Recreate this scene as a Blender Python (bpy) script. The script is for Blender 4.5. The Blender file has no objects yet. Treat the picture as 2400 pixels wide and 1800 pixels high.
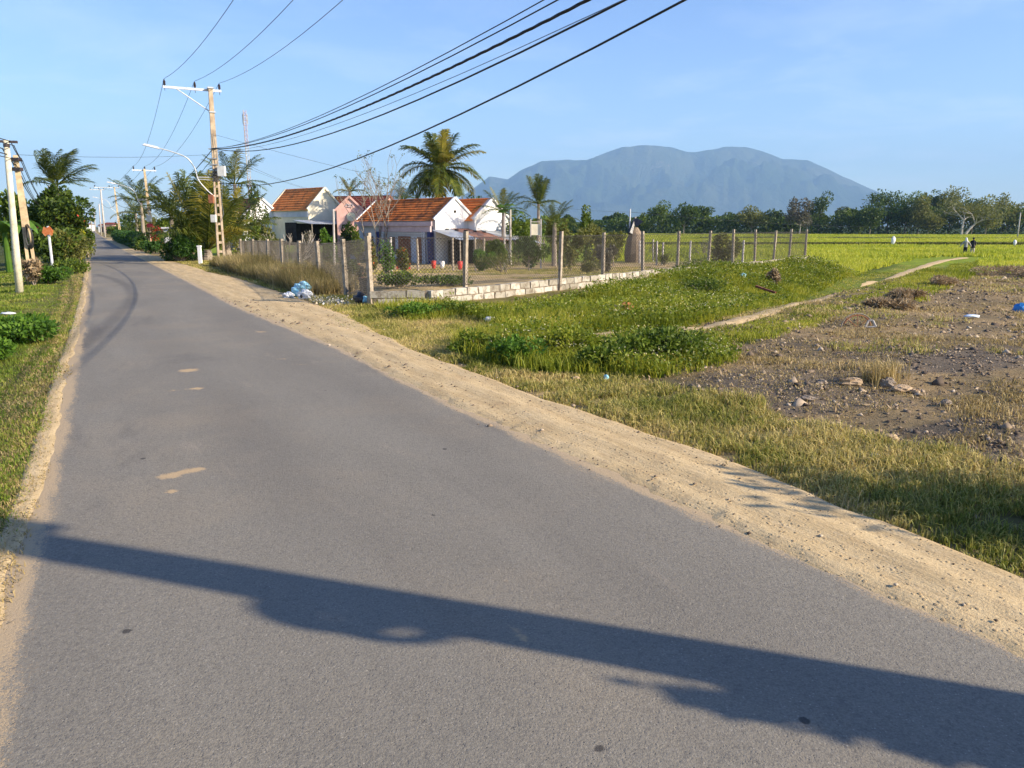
import bpy, math, random
import numpy as np
from mathutils import Vector, Matrix

sc = bpy.context.scene
COL = sc.collection
RN = random.Random(7)
NR = np.random.default_rng(11)

# ------------------------------------------------------------------ camera
F, PITCH, CAMH = 1800.0, math.radians(11.6), 1.7      # focal length in photo pixels (2400 wide)
cd = bpy.data.cameras.new("camera")
cd.sensor_width = 36.0
cd.lens = F / 2400 * 36
cd.clip_start = 0.05
cd.clip_end = 30000
cam = bpy.data.objects.new("camera", cd)
COL.objects.link(cam)
cam.location = (0, 0, CAMH)
cam.rotation_euler = (math.radians(90) - PITCH, 0, 0)
sc.camera = cam

# ------------------------------------------------------------------ sky, sun, exposure
SUN_DIR = np.array([0.946, -0.323])
SUN_DIR = SUN_DIR / np.linalg.norm(SUN_DIR)
SUN_EL = math.radians(26)
w = bpy.data.worlds.new("World")
sc.world = w
w.use_nodes = True
wn = w.node_tree
wn.nodes.clear()
wo = wn.nodes.new("ShaderNodeOutputWorld")
bg = wn.nodes.new("ShaderNodeBackground")
sky = wn.nodes.new("ShaderNodeTexSky")
sky.sky_type = 'NISHITA'
sky.sun_disc = False
sky.sun_elevation = SUN_EL
sky.sun_rotation = math.atan2(SUN_DIR[0], SUN_DIR[1])
sky.altitude = 0
sky.air_density = 1.0
sky.dust_density = 0.25
sky.ozone_density = 3.0
bg.inputs[1].default_value = 0.117
# thin cloud, everywhere the same kind, thickening toward the horizon as seen edge on
tc = wn.nodes.new("ShaderNodeTexCoord")
sep = wn.nodes.new("ShaderNodeSeparateXYZ")
wn.links.new(tc.outputs['Generated'], sep.inputs[0])


def wmath(op, a, b=None, clamp=False):
    m = wn.nodes.new("ShaderNodeMath")
    m.operation = op
    m.use_clamp = clamp
    for i, q in enumerate((a, b)):
        if q is None:
            continue
        if isinstance(q, (int, float)):
            m.inputs[i].default_value = q
        else:
            wn.links.new(q, m.inputs[i])
    return m.outputs[0]


zc = wmath('MAXIMUM', sep.outputs[2], 0.0)
den = wmath('ADD', zc, 0.09)
cx = wmath('DIVIDE', sep.outputs[0], den)
cy = wmath('DIVIDE', sep.outputs[1], den)
comb = wn.nodes.new("ShaderNodeCombineXYZ")
wn.links.new(cx, comb.inputs[0])
wn.links.new(cy, comb.inputs[1])
nz = wn.nodes.new("ShaderNodeTexNoise")
nz.inputs['Scale'].default_value = 1.15
nz.inputs['Detail'].default_value = 7
nz.inputs['Roughness'].default_value = 0.62
nz.inputs['Distortion'].default_value = 0.35
wn.links.new(comb.outputs[0], nz.inputs['Vector'])
cl = wmath('MULTIPLY', wmath('SUBTRACT', nz.outputs[0], 0.48), 3.2, True)
low = wmath('SUBTRACT', 1.0, wmath('MULTIPLY', zc, 3.0), True)
cl = wmath('MULTIPLY', wmath('MULTIPLY', cl, low), 0.6, True)
nz2 = wn.nodes.new("ShaderNodeTexNoise")
nz2.inputs['Scale'].default_value = 5.2
nz2.inputs['Detail'].default_value = 5
nz2.inputs['Roughness'].default_value = 0.5
cmb2 = wn.nodes.new("ShaderNodeCombineXYZ")
wn.links.new(sep.outputs[0], cmb2.inputs[0])
wn.links.new(sep.outputs[1], cmb2.inputs[1])
wn.links.new(wmath('MULTIPLY', sep.outputs[2], 1.9), cmb2.inputs[2])
wn.links.new(cmb2.outputs[0], nz2.inputs['Vector'])
pf = wmath('MULTIPLY', wmath('SUBTRACT', nz2.outputs[0], 0.66), 9.0, True)
pf = wmath('MULTIPLY', pf, wmath('SUBTRACT', 1.0, wmath('MULTIPLY', wmath('ABSOLUTE', wmath('SUBTRACT', sep.outputs[2], 0.09)), 14.0), True))
cl = wmath('MAXIMUM', cl, wmath('MULTIPLY', pf, 0.7))
mixc = wn.nodes.new("ShaderNodeMix")
mixc.data_type = 'RGBA'
wn.links.new(cl, mixc.inputs[0])
hsv = wn.nodes.new('ShaderNodeHueSaturation')
hsv.inputs['Saturation'].default_value = 1.14
hsv.inputs['Hue'].default_value = 0.517
wn.links.new(sky.outputs[0], hsv.inputs['Color'])
wn.links.new(hsv.outputs[0], mixc.inputs[6])
mixc.inputs[7].default_value = (6.3, 6.6, 7.2, 1)
wn.links.new(mixc.outputs[2], bg.inputs[0])
wn.links.new(bg.outputs[0], wo.inputs[0])

sl = bpy.data.lights.new("sun", 'SUN')
sl.energy = 5.0
sl.angle = math.radians(0.53)
sl.color = (1.0, 0.87, 0.69)
so = bpy.data.objects.new("sun", sl)
COL.objects.link(so)
sd = Vector((SUN_DIR[0] * math.cos(SUN_EL), SUN_DIR[1] * math.cos(SUN_EL), math.sin(SUN_EL)))
so.rotation_euler = sd.to_track_quat('Z', 'Y').to_euler()
so.location = (20, -10, 30)

sc.view_settings.view_transform = 'Standard'
sc.view_settings.look = 'None'
sc.view_settings.exposure = 1.05
sc.view_settings.gamma = 1
sc.view_settings.use_curve_mapping = False
sc.render.engine = 'CYCLES'
sc.cycles.max_bounces = 5
sc.cycles.diffuse_bounces = 2
sc.cycles.transmission_bounces = 3
sc.cycles.transparent_max_bounces = 6
sc.cycles.use_denoising = True
sc.cycles.use_adaptive_sampling = True
sc.cycles.adaptive_threshold = 0.02

# ------------------------------------------------------------------ geometry helpers
CP, SP = math.cos(PITCH), math.sin(PITCH)


def ray(u, v):
    a = (u - 1200) / F
    b = -(v - 900) / F
    return np.array([a, CP + b * SP, -SP + b * CP])


def at(u, v, z=0.0):
    d = ray(u, v)
    return d * ((z - CAMH) / d[2]) + np.array([0, 0, CAMH])


def aty(u, v, y):
    d = ray(u, v)
    return d * (y / d[1]) + np.array([0, 0, CAMH])


TH = math.atan2(1000, 1837)
RD = np.array([-math.sin(TH), math.cos(TH)])      # along the road, away
ND = np.array([math.cos(TH), math.sin(TH)])       # across the road, to the right


def st(s, t, z=0.0):
    q = RD * s + ND * t
    return np.array([q[0], q[1], z])


def sm(a, b, x):
    k = np.clip((np.asarray(x, float) - a) / (b - a), 0, 1)
    return k * k * (3 - 2 * k)


def redge(s):
    return np.interp(s, [-30, 1.5, 3, 6.5, 11, 14, 17, 27, 40, 60, 90, 400],
                     [3.25, 3.19, 3.1, 2.97, 3.0, 2.85, 2.72, 2.68, 2.55, 2.35, 2.3, 2.6])


def ledge(s):
    return np.interp(s, [-30, 3.4, 5.5, 11.7, 17, 27, 60, 115, 400],
                     [-.5, -.46, -.38, -.27, -.16, -.05, .1, .1, .3])


def soedge(s):      # where the sandy shoulder gives way to grass
    return np.interp(s, [-30, 1.8, 3.7, 5.5, 9.2, 11.5, 13, 16, 20, 27.5, 31, 43, 60, 400],
                     [3.75, 3.80, 3.95, 3.86, 3.78, 4.02, 4.2, 4.35, 4.45, 4.3, 4.0, 3.55, 3.2, 3.2])


NPAR = {}


def noise2(x, y, seed=0):
    if seed not in NPAR:
        r = np.random.default_rng(seed)
        pr = []
        f = 1.0
        for k in range(4):
            a1, a2, p1, p2 = r.uniform(0, 6.28, 4)
            pr.append((.55 ** k, f * math.cos(a1), f * math.sin(a1), p1, f * .7 * math.cos(a2), f * .7 * math.sin(a2), p2))
            f *= 2.1
        NPAR[seed] = pr
    out = 0
    for amp, c1, s1, p1, c2, s2, p2 in NPAR[seed]:
        out = out + amp * np.sin(x * c1 + y * s1 + p1 + 1.3 * np.sin(x * c2 + y * s2 + p2))
    return out / 2.0


P0 = np.array([-3.02, 16.8])
P1 = np.array([-1.78, 16.9])
P2 = np.array([13.95, 36.7])
WD = (P2 - P1) / np.linalg.norm(P2 - P1)


def frames(x, y):
    s = x * RD[0] + y * RD[1]
    t = x * ND[0] + y * ND[1]
    a = (x - 2.5) * .577 + (y - 11) * .817
    b = (x - 2.5) * .817 - (y - 11) * .577
    c = (x - P1[0]) * WD[1] - (y - P1[1]) * WD[0]
    return s, t, a, b, c


def H(x, y, rough=True):
    x = np.asarray(x, float)
    y = np.asarray(y, float)
    s, t, a, b, c = frames(x, y)
    drop = -.9 * sm(1, 23, a)
    nw = .02 + .10 * sm(5, 20, a)
    nw = nw + (-.9 - nw) * sm(25, 30, a)
    corr = nw + (drop - nw) * np.maximum(sm(.4, 4.2, c), sm(27, 30, a))
    pad = .03 + .12 * sm(3, 9, t) * (1 + .5 * noise2(x * .8, y * .8, 3))
    pad = pad + (-.9 - pad) * sm(20, 23.5, a)
    right = corr + (pad - corr) * sm(-1.3, .5, b)
    right = right * sm(4.2, 6.5, t)
    yard = .24 - 1.36 * sm(18, 56, y)
    ym = sm(-.25, -1.5, c) * sm(16.5, 14.2, x) * sm(17.1, 18.0, y) * sm(5.4, 6.4 + 4 * sm(28, 45, s), t)
    z = right + (yard - right) * ym
    z = z + (-.25) * sm(-1.3, -4.5, t)
    if rough:
        off = sm(4.3, 5.5, t) + sm(-.7, -1.4, t)
        z = z + off * (.03 * noise2(x * 2.1, y * 2.1, 5) + .012 * noise2(x * 7, y * 7, 6)) * sm(150, 20, y)
    return z


HITK = np.geomspace(.6, 4000, 700)


def hit(u, v):
    d = ray(u, v)
    ks = HITK
    for _ in range(3):
        below = d[2] * ks + CAMH < H(d[0] * ks, d[1] * ks)
        i = int(np.argmax(below))
        if not below[i]:
            break
        ks = np.linspace(ks[max(i - 1, 0)], ks[i], 24)
    Q = d * ks[int(np.argmax(below))]
    return np.array([Q[0], Q[1], float(H(Q[0], Q[1]))])


def gp(x, y, dz=0.0):
    return np.array([x, y, float(H(x, y)) + dz])


class MB:
    def __init__(self):
        self.v = []
        self.f = []

    def add(self, V, Fs):
        o = len(self.v)
        self.v.extend([tuple(map(float, q)) for q in V])
        self.f.extend([tuple(i + o for i in q) for q in Fs])
        return self

    def box(self, c, size, ax=None, taper=1.0, jit=0):
        c = np.asarray(c, float)
        ax = np.eye(3) if ax is None else np.asarray(ax, float)
        h = np.asarray(size, float) / 2
        V = []
        for sz in (-1, 1):
            k = taper if sz > 0 else 1
            for sx, sy in ((-1, -1), (1, -1), (1, 1), (-1, 1)):
                q = c + ax[0] * h[0] * sx * k + ax[1] * h[1] * sy * k + ax[2] * h[2] * sz
                if jit:
                    q = q + np.array([RN.uniform(-jit, jit) for _ in range(3)])
                V.append(q)
        return self.add(V, [(3, 2, 1, 0), (4, 5, 6, 7), (0, 1, 5, 4), (1, 2, 6, 5), (2, 3, 7, 6), (3, 0, 4, 7)])

    def tube(self, pts, rad, n=6, caps=True):
        pts = np.asarray(pts, float)
        m = len(pts)
        rad = np.full(m, rad) if np.isscalar(rad) else np.asarray(rad, float)
        V = []
        prev = None
        for i in range(m):
            d = pts[min(i + 1, m - 1)] - pts[max(i - 1, 0)]
            d = d / (np.linalg.norm(d) + 1e-9)
            if prev is None:
                ref = np.array([0, 0, 1.]) if abs(d[2]) < .9 else np.array([1., 0, 0])
                a = np.cross(d, ref)
            else:
                a = prev - d * (prev @ d)
            a /= np.linalg.norm(a) + 1e-9
            prev = a
            b = np.cross(d, a)
            for k in range(n):
                an = 2 * math.pi * k / n
                V.append(pts[i] + rad[i] * (math.cos(an) * a + math.sin(an) * b))
        Fs = []
        for i in range(m - 1):
            for k in range(n):
                k2 = (k + 1) % n
                Fs.append((i * n + k, i * n + k2, (i + 1) * n + k2, (i + 1) * n + k))
        if caps:
            Fs.append(tuple(range(n))[::-1])
            Fs.append(tuple((m - 1) * n + k for k in range(n)))
        return self.add(V, Fs)

    def grid(self, P):
        P = np.asarray(P, float)
        a, b, _ = P.shape
        Fs = [(i * b + j, i * b + j + 1, (i + 1) * b + j + 1, (i + 1) * b + j) for i in range(a - 1) for j in range(b - 1)]
        return self.add(P.reshape(-1, 3), Fs)

    def blob(self, c, r, seed=0, amp=.25, nu=14, nv=9, flat=None, crumple=0.0):
        g = np.random.default_rng(seed)
        ph = g.uniform(0, 6.28, (6, 3))
        fr = g.uniform(1.5, 4.5, (6, 3))
        V = []
        for i in range(nv + 1):
            la = math.pi * i / nv
            for j in range(nu):
                lo = 2 * math.pi * j / nu
                d = np.array([math.sin(la) * math.cos(lo), math.sin(la) * math.sin(lo), math.cos(la)])
                k = 1 + amp * sum(math.sin(fr[q] @ d * 1.5 + ph[q][0]) for q in range(6)) / 3
                if crumple:
                    k += crumple * (abs(math.sin(fr[0] @ d * 4.1 + ph[1][1])) + abs(math.sin(fr[2] @ d * 6.3 + ph[3][1])) + abs(math.sin(fr[4] @ d * 3.3 + ph[5][2])) - 1.9)
                q = np.asarray(c) + d * np.asarray(r) * k
                if flat is not None:
                    q[2] = max(q[2], flat)
                V.append(q)
        Fs = []
        for i in range(nv):
            for j in range(nu):
                j2 = (j + 1) % nu
                Fs.append((i * nu + j, (i + 1) * nu + j, (i + 1) * nu + j2, i * nu + j2))
        return self.add(V, Fs)


def obj(name, mb, mat, parent=None, smooth=False):
    me = bpy.data.meshes.new(name)
    V = mb.v
    if parent is not None and V:
        o0 = WL(parent)
        V = [(q[0] - o0[0], q[1] - o0[1], q[2] - o0[2]) for q in V]
    me.from_pydata(V, [], mb.f)
    if mat is not None:
        me.materials.append(mat)
    if smooth:
        me.polygons.foreach_set("use_smooth", np.ones(len(me.polygons), bool))
    me.update()
    o = bpy.data.objects.new(name, me)
    COL.objects.link(o)
    if parent is not None:
        o.parent = parent
    return o


ROOTLOC = {}


def WL(o):
    if o.name in ROOTLOC:
        return ROOTLOC[o.name]
    p = (0, 0, 0)
    q = o
    while q is not None:
        p = (p[0] + q.location[0], p[1] + q.location[1], p[2] + q.location[2])
        q = q.parent
    return p


def tag(o, label=None, cat=None, group=None, kind=None):
    if label:
        o["label"] = label
    if cat:
        o["category"] = cat
    if group:
        o["group"] = group
    if kind:
        o["kind"] = kind
    return o


def thing(name, label, cat, loc, group=None):
    o = bpy.data.objects.new(name, None)
    o.empty_display_size = .2
    COL.objects.link(o)
    o.location = tuple(map(float, loc))
    ROOTLOC[o.name] = tuple(map(float, loc))
    return tag(o, label, cat, group)


def solo(name, mb, mat, label, cat, group=None, kind=None, smooth=False, origin=None):
    """one-mesh thing with its origin at its base"""
    if origin is None:
        V = np.array(mb.v)
        origin = (V[:, 0].mean(), V[:, 1].mean(), V[:, 2].min())
    mb.v = [(q[0] - origin[0], q[1] - origin[1], q[2] - origin[2]) for q in mb.v]
    o = obj(name, mb, mat, None, smooth)
    o.location = tuple(map(float, origin))
    return tag(o, label, cat, group, kind)


def bulk(name, V, faces, mat, parent=None, col=None):
    """faces: list of int arrays (n,3) or (n,4); V (n,3)"""
    me = bpy.data.meshes.new(name)
    V = np.asarray(V, np.float32).reshape(-1, 3)
    if parent is not None:
        V = V - np.array(WL(parent), np.float32)
    me.vertices.add(len(V))
    me.vertices.foreach_set("co", V.ravel())
    loops = np.concatenate([q.ravel() for q in faces]).astype(np.int32)
    cnt = np.concatenate([np.full(len(q), q.shape[1]) for q in faces])
    start = np.concatenate([[0], np.cumsum(cnt)[:-1]]).astype(np.int32)
    me.loops.add(len(loops))
    me.loops.foreach_set("vertex_index", loops)
    me.polygons.add(len(cnt))
    me.polygons.foreach_set("loop_start", start)
    if col is not None:
        at_ = me.color_attributes.new("zone", 'FLOAT_COLOR', 'POINT')
        cc = np.ones((len(V), 4), np.float32)
        cc[:, :col.shape[1]] = col
        at_.data.foreach_set("color", cc.ravel())
    me.materials.append(mat)
    me.update(calc_edges=True)
    o = bpy.data.objects.new(name, me)
    COL.objects.link(o)
    if parent is not None:
        o.parent = parent
    return o


# ------------------------------------------------------------------ materials
class NT:
    def __init__(self, name):
        self.m = bpy.data.materials.new(name)
        self.m.use_nodes = True
        self.t = self.m.node_tree
        self.t.nodes.clear()
        self.out = self.t.nodes.new("ShaderNodeOutputMaterial")

    def n(self, ty, ins=None, **props):
        nd = self.t.nodes.new(ty)
        for k, v in props.items():
            setattr(nd, k, v)
        for k, v in (ins or {}).items():
            self.set(nd.inputs[k], v)
        return nd

    def set(self, sock, v):
        if isinstance(v, bpy.types.NodeSocket):
            self.t.links.new(v, sock)
        elif isinstance(v, (tuple, list)) and len(v) == 3 and sock.type == 'RGBA':
            sock.default_value = (*v, 1)
        else:
            sock.default_value = v

    def math(self, op, a, b=0.0, clamp=False):
        nd = self.n("ShaderNodeMath", {0: a, 1: b}, operation=op, use_clamp=clamp)
        return nd.outputs[0]

    def mix(self, f, a, b, mode='MIX'):
        nd = self.n("ShaderNodeMix", None, data_type='RGBA', blend_type=mode)
        self.set(nd.inputs[0], f)
        self.set(nd.inputs[6], a)
        self.set(nd.inputs[7], b)
        return nd.outputs[2]

    def noise(self, scale, detail=4, rough=.55, vec=None, dist=0):
        ins = {'Scale': scale, 'Detail': detail, 'Roughness': rough, 'Distortion': dist}
        if vec is not None:
            ins['Vector'] = vec
        return self.n("ShaderNodeTexNoise", ins).outputs[0]

    def ramp(self, fac, stops, interp='LINEAR'):
        nd = self.n("ShaderNodeValToRGB", {0: fac})
        cr = nd.color_ramp
        cr.interpolation = interp
        while len(cr.elements) < len(stops):
            cr.elements.new(.5)
        for e, (p, c) in zip(cr.elements, stops):
            e.position = p
            e.color = (*c, 1) if len(c) == 3 else c
        return nd.outputs[0]

    def sstep(self, x, a, b):
        nd = self.n("ShaderNodeMapRange", {0: x, 1: a, 2: b, 3: 0.0, 4: 1.0}, interpolation_type='SMOOTHSTEP')
        return nd.outputs[0]

    def bsdf(self, col, rough=.8, bump=None, bs=.3, bd=.02, metal=0, spec=.3, **kw):
        p = self.n("ShaderNodeBsdfPrincipled", {'Base Color': col, 'Roughness': rough, 'Metallic': metal, 'Specular IOR Level': spec})
        if bump is not None:
            bm = self.n("ShaderNodeBump", {'Height': bump, 'Strength': bs, 'Distance': bd})
            self.t.links.new(bm.outputs[0], p.inputs['Normal'])
        self.t.links.new(p.outputs[0], self.out.inputs[0])
        return p

    def pos(self):
        return self.n("ShaderNodeNewGeometry").outputs['Position']

    def objc(self):
        return self.n("ShaderNodeTexCoord").outputs['Object']


def pm(name, c1, c2, scale=3.0, rough=.8, bump=.25, bd=.01, spec=.25, metal=0, grime=None, gs=1.2, gf=.55):
    """plain weathered surface: two tones by noise, fine relief, optional grime"""
    N = NT(name)
    v = N.objc()
    a = N.noise(scale, 6, .6, v)
    c = N.mix(N.sstep(a, .32, .68), c1, c2)
    if grime:
        g = N.noise(gs, 6, .7, v, .4)
        c = N.mix(N.math('MULTIPLY', N.sstep(g, .48, .72), gf), c, grime)
    fine = N.noise(scale * 9, 4, .7, v)
    N.bsdf(c, rough, fine, bump, bd, metal, spec)
    return N.m


def leafm(name, stops, transl=.3, patch=.35, pscale=1.2, rough=.55, spec=.25):
    N = NT(name)
    g = N.n("ShaderNodeNewGeometry")
    rnd = g.outputs['Random Per Island']
    pn = N.noise(pscale, 3, .5, g.outputs['Position'])
    pn = N.sstep(pn, .3, .7)
    fac = N.math('ADD', N.math('MULTIPLY', rnd, 1 - patch), N.math('MULTIPLY', pn, patch))
    c = N.ramp(fac, stops)
    p = N.n("ShaderNodeBsdfPrincipled", {'Base Color': c, 'Roughness': rough, 'Specular IOR Level': spec})
    tr = N.n("ShaderNodeBsdfTranslucent", {'Color': c})
    mx = N.n("ShaderNodeMixShader", {0: transl, 1: p.outputs[0], 2: tr.outputs[0]})
    N.t.links.new(mx.outputs[0], N.out.inputs[0])
    return N.m


M = {}
M['concrete'] = pm('pole_concrete', (.36, .27, .18), (.50, .40, .28), 5, .9, .5, .01, grime=(.13, .10, .08), gs=2.2)
M['concrete_gold'] = pm('gold_weathered_concrete', (.45, .33, .19), (.60, .46, .28), 6, .9, .5, .01, grime=(.16, .11, .07), gs=2)
M['concrete_far'] = pm('pale_concrete', (.42, .38, .34), (.55, .50, .45), 3, .9, .3)
M['cream_pole'] = pm('cream_limewash', (.58, .52, .36), (.68, .62, .46), 6, .85, .4, .01, grime=(.25, .22, .14), gs=5, gf=.6)
M['poster'] = pm('faded_poster_paper', (.62, .70, .80), (.45, .58, .75), 16, .7, .2, .003, grime=(.75, .75, .72), gs=9, gf=.8)
M['galv'] = pm('galvanised_steel', (.38, .40, .41), (.50, .52, .53), 8, .5, .1, .003, spec=.5, metal=.35)
M['whitesteel'] = pm('white_painted_steel', (.52, .53, .54), (.64, .65, .66), 6, .5, .1, .003)
M['insul'] = pm('dark_porcelain', (.03, .02, .02), (.06, .04, .035), 6, .3, .1, .002, spec=.5)
M['cable'] = pm('black_cable', (.012, .012, .013), (.03, .03, .03), 3, .5, .1, .002)
M['cablegrey'] = pm('grey_cable', (.10, .11, .12), (.18, .19, .20), 3, .5, .1, .002)
M['meter'] = pm('meter_box_grey', (.55, .55, .52), (.66, .66, .62), 6, .6, .1, .003, grime=(.3, .26, .2))
M['rustbox'] = pm('rusted_box', (.22, .08, .045), (.33, .14, .07), 9, .8, .3, .004)
M['post'] = pm('weathered_fence_post', (.31, .25, .18), (.44, .37, .28), 9, .92, .8, .015, grime=(.10, .085, .065), gs=6, gf=.85)
M['link'] = pm('dull_chain_link', (.10, .09, .075), (.16, .14, .11), 20, .6, .1, .001, metal=.3)
M['block'] = pm('limewashed_block', (.37, .33, .26), (.52, .47, .39), 7, .92, .9, .02, grime=(.13, .10, .07), gs=6, gf=.9)
M['mortar'] = pm('old_mortar', (.17, .13, .09), (.27, .21, .15), 9, .95, .6, .01, grime=(.1, .08, .06), gs=4)
M['plaster_white'] = pm('white_plaster', (.74, .73, .70), (.82, .81, .78), 2, .85, .2, .006, grime=(.62, .58, .52), gs=.8, gf=.4)
M['plaster_cream'] = pm('cream_plaster', (.70, .63, .45), (.78, .72, .54), 1.6, .85, .2, .006, grime=(.55, .48, .33), gs=.9, gf=.4)
M['plaster_pink'] = pm('pink_plaster', (.62, .36, .30), (.68, .42, .36), 2, .85, .2, .006, grime=(.5, .3, .26), gs=.9, gf=.4)
M['plaster_blue'] = pm('blue_grey_plaster', (.50, .53, .58), (.60, .62, .66), 2, .85, .2, .006, grime=(.36, .36, .38), gs=.9, gf=.4)
M['bluecol'] = pm('deep_blue_paint', (.025, .03, .11), (.035, .04, .15), 3, .6, .1, .003)
M['fascia'] = pm('rose_grey_fascia', (.48, .36, .36), (.56, .44, .43), 2, .8, .2, .004, grime=(.34, .25, .24))
M['orangetrim'] = pm('faded_orange_trim', (.72, .42, .28), (.78, .50, .36), 3, .8, .2, .004)
M['wood'] = pm('brown_door_wood', (.16, .05, .025), (.24, .09, .045), 6, .6, .2, .004)
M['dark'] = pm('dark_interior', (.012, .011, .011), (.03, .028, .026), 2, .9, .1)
M['glass'] = pm('window_glass', (.03, .04, .05), (.05, .06, .08), 2, .12, .02, .002, spec=.6)
M['tin'] = pm('grey_corrugated_sheet', (.40, .42, .43), (.55, .57, .58), 1.5, .5, .2, .004, spec=.4, metal=.3, grime=(.28, .20, .15), gs=.9)
M['rusttin'] = pm('rusty_corrugated_sheet', (.30, .13, .08), (.44, .24, .16), 2.5, .8, .3, .004, grime=(.5, .45, .4), gs=1.4, gf=.6)
M['whitebag'] = pm('white_plastic_bag', (.60, .61, .62), (.74, .75, .75), 9, .4, .5, .02, spec=.4, grime=(.42, .38, .32), gs=7, gf=.5)
M['bluebag'] = pm('pale_blue_plastic', (.20, .48, .62), (.35, .62, .74), 7, .35, .4, .02, spec=.4)
M['blackbag'] = pm('black_plastic', (.012, .012, .014), (.03, .03, .035), 7, .3, .4, .02, spec=.5)
M['greenprint'] = pm('green_print', (.03, .30, .10), (.05, .38, .14), 9, .4, .2, .01)
M['bluetarp'] = pm('blue_tarp', (.03, .20, .55), (.06, .28, .66), 7, .4, .4, .02)
M['redplastic'] = pm('red_plastic', (.55, .05, .04), (.65, .08, .06), 5, .4, .1)
M['brick'] = pm('old_brick', (.28, .085, .05), (.38, .14, .085), 12, .92, .6, .008, grime=(.14, .07, .05), gs=5)
M['clay'] = pm('clay_orange', (.45, .16, .07), (.55, .24, .11), 6, .85, .3, .008)
M['rock'] = pm('broken_rock', (.22, .18, .14), (.36, .29, .22), 9, .95, .7, .02, grime=(.1, .08, .07), gs=6)
M['rocktan'] = pm('tan_rock', (.42, .29, .17), (.55, .41, .26), 8, .95, .7, .02, grime=(.2, .13, .08), gs=5)
M['stones'] = None
M['straw'] = pm('old_straw', (.22, .16, .11), (.34, .26, .18), 9, .95, .9, .05)
M['skin'] = pm('skin', (.36, .20, .13), (.40, .23, .15), 5, .6, .05, .002)
M['clothwhite'] = pm('pale_cloth', (.66, .64, .58), (.74, .72, .66), 6, .9, .3, .005)
M['clothgrey'] = pm('grey_patterned_cloth', (.26, .25, .23), (.42, .40, .36), 22, .9, .3, .005)
M['clothblack'] = pm('black_cloth', (.012, .012, .016), (.025, .024, .03), 6, .9, .3, .005)
M['clothbeige'] = pm('beige_cloth', (.48, .40, .30), (.56, .48, .37), 9, .9, .3, .005)
M['hair'] = pm('dark_hair', (.01, .008, .007), (.02, .016, .014), 9, .5, .2, .004)
M['bark'] = pm('grey_bark', (.20, .16, .12), (.32, .27, .21), 5, .92, .6, .02, grime=(.10, .08, .06), gs=2)
M['barkpale'] = pm('pale_bark', (.40, .36, .30), (.55, .50, .43), 5, .9, .5, .02, grime=(.2, .17, .13), gs=2)
M['palmbark'] = pm('palm_bark', (.26, .21, .16), (.38, .32, .25), 3, .92, .7, .03, grime=(.12, .09, .07), gs=2)
M['drytwig'] = pm('dry_twig', (.24, .15, .09), (.36, .25, .16), 6, .9, .4, .01)
M['signorange'] = pm('faded_orange_sign', (.62, .16, .05), (.70, .28, .10), 6, .6, .1, .002, grime=(.75, .55, .4), gs=6, gf=.6)
M['signred'] = pm('red_sign', (.50, .035, .04), (.58, .06, .06), 5, .5, .1, .002)
M['mastred'] = pm('mast_red', (.35, .10, .08), (.42, .14, .11), 3, .6, .1)
M['mastgrey'] = pm('mast_grey', (.42, .42, .43), (.55, .55, .56), 3, .6, .1)

G3 = lambda a, b, c: [(0.0, a), (.5, b), (1.0, c)]
M['leaf_dark'] = leafm('dark_foliage', G3((.022, .045, .006), (.058, .098, .012), (.13, .18, .024)), .32)
M['leaf_mid'] = leafm('mid_foliage', G3((.042, .075, .008), (.105, .16, .016), (.22, .27, .032)), .38)
M['leaf_olive'] = leafm('olive_foliage', G3((.06, .07, .016), (.145, .155, .032), (.29, .27, .065)), .36)
M['leaf_grey'] = leafm('grey_dry_foliage', G3((.07, .06, .042), (.13, .12, .08), (.20, .18, .12)), .25)
M['leaf_bright'] = leafm('bright_foliage', G3((.035, .085, .010), (.08, .17, .016), (.16, .27, .03)), .38)
M['leaf_yellow'] = leafm('yellow_green_foliage', G3((.20, .24, .015), (.50, .50, .03), (.80, .68, .06)), .45)
M['leaf_hedge'] = leafm('hedge_foliage', G3((.014, .045, .006), (.035, .090, .012), (.075, .15, .022)), .25)
M['leaf_bamboo'] = leafm('pale_bamboo_foliage', G3((.09, .10, .02), (.18, .19, .04), (.29, .28, .075)), .38)
M['palm'] = leafm('palm_leaf', G3((.030, .052, .008), (.085, .115, .016), (.20, .21, .035)), .38, .25)
M['palmyellow'] = leafm('yellowing_palm_leaf', G3((.13, .13, .016), (.27, .24, .03), (.42, .33, .06)), .4, .25)
M['banana'] = leafm('banana_leaf', G3((.05, .12, .015), (.11, .22, .03), (.20, .32, .05)), .4, .2)
M['flower_red'] = leafm('red_petals', G3((.55, .03, .03), (.65, .06, .05), (.72, .14, .10)), .3)
M['flower_orange'] = leafm('orange_petals', G3((.65, .12, .03), (.75, .2, .06), (.8, .3, .12)), .3)
M['flower_white'] = leafm('pale_petals', G3((.60, .50, .14), (.68, .62, .34), (.74, .72, .60)), .3)
M['grass_dry'] = leafm('dry_verge_grass', [(0, (.11, .145, .016)), (.3, (.24, .25, .04)), (.55, (.46, .38, .11)), (.8, (.62, .50, .20)), (1, (.34, .20, .10))], .36, .5, .9)
M['grass_left'] = leafm('green_verge_grass', [(0, (.09, .155, .015)), (.4, (.18, .245, .025)), (.7, (.30, .31, .05)), (1, (.48, .41, .14))], .4, .5, .8)
M['grass_green'] = leafm('lush_grass', [(0, (.09, .125, .010)), (.4, (.22, .26, .018)), (.75, (.40, .38, .04)), (1, (.54, .46, .11))], .45, .5, .6)
M['grass_tan'] = leafm('straw_grass', G3((.26, .19, .07), (.40, .30, .12), (.54, .42, .20)), .3, .4, .9)
M['grass_tall'] = leafm('tall_seeding_grass', G3((.11, .115, .028), (.28, .22, .08), (.50, .38, .19)), .35, .4, .7)
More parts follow.
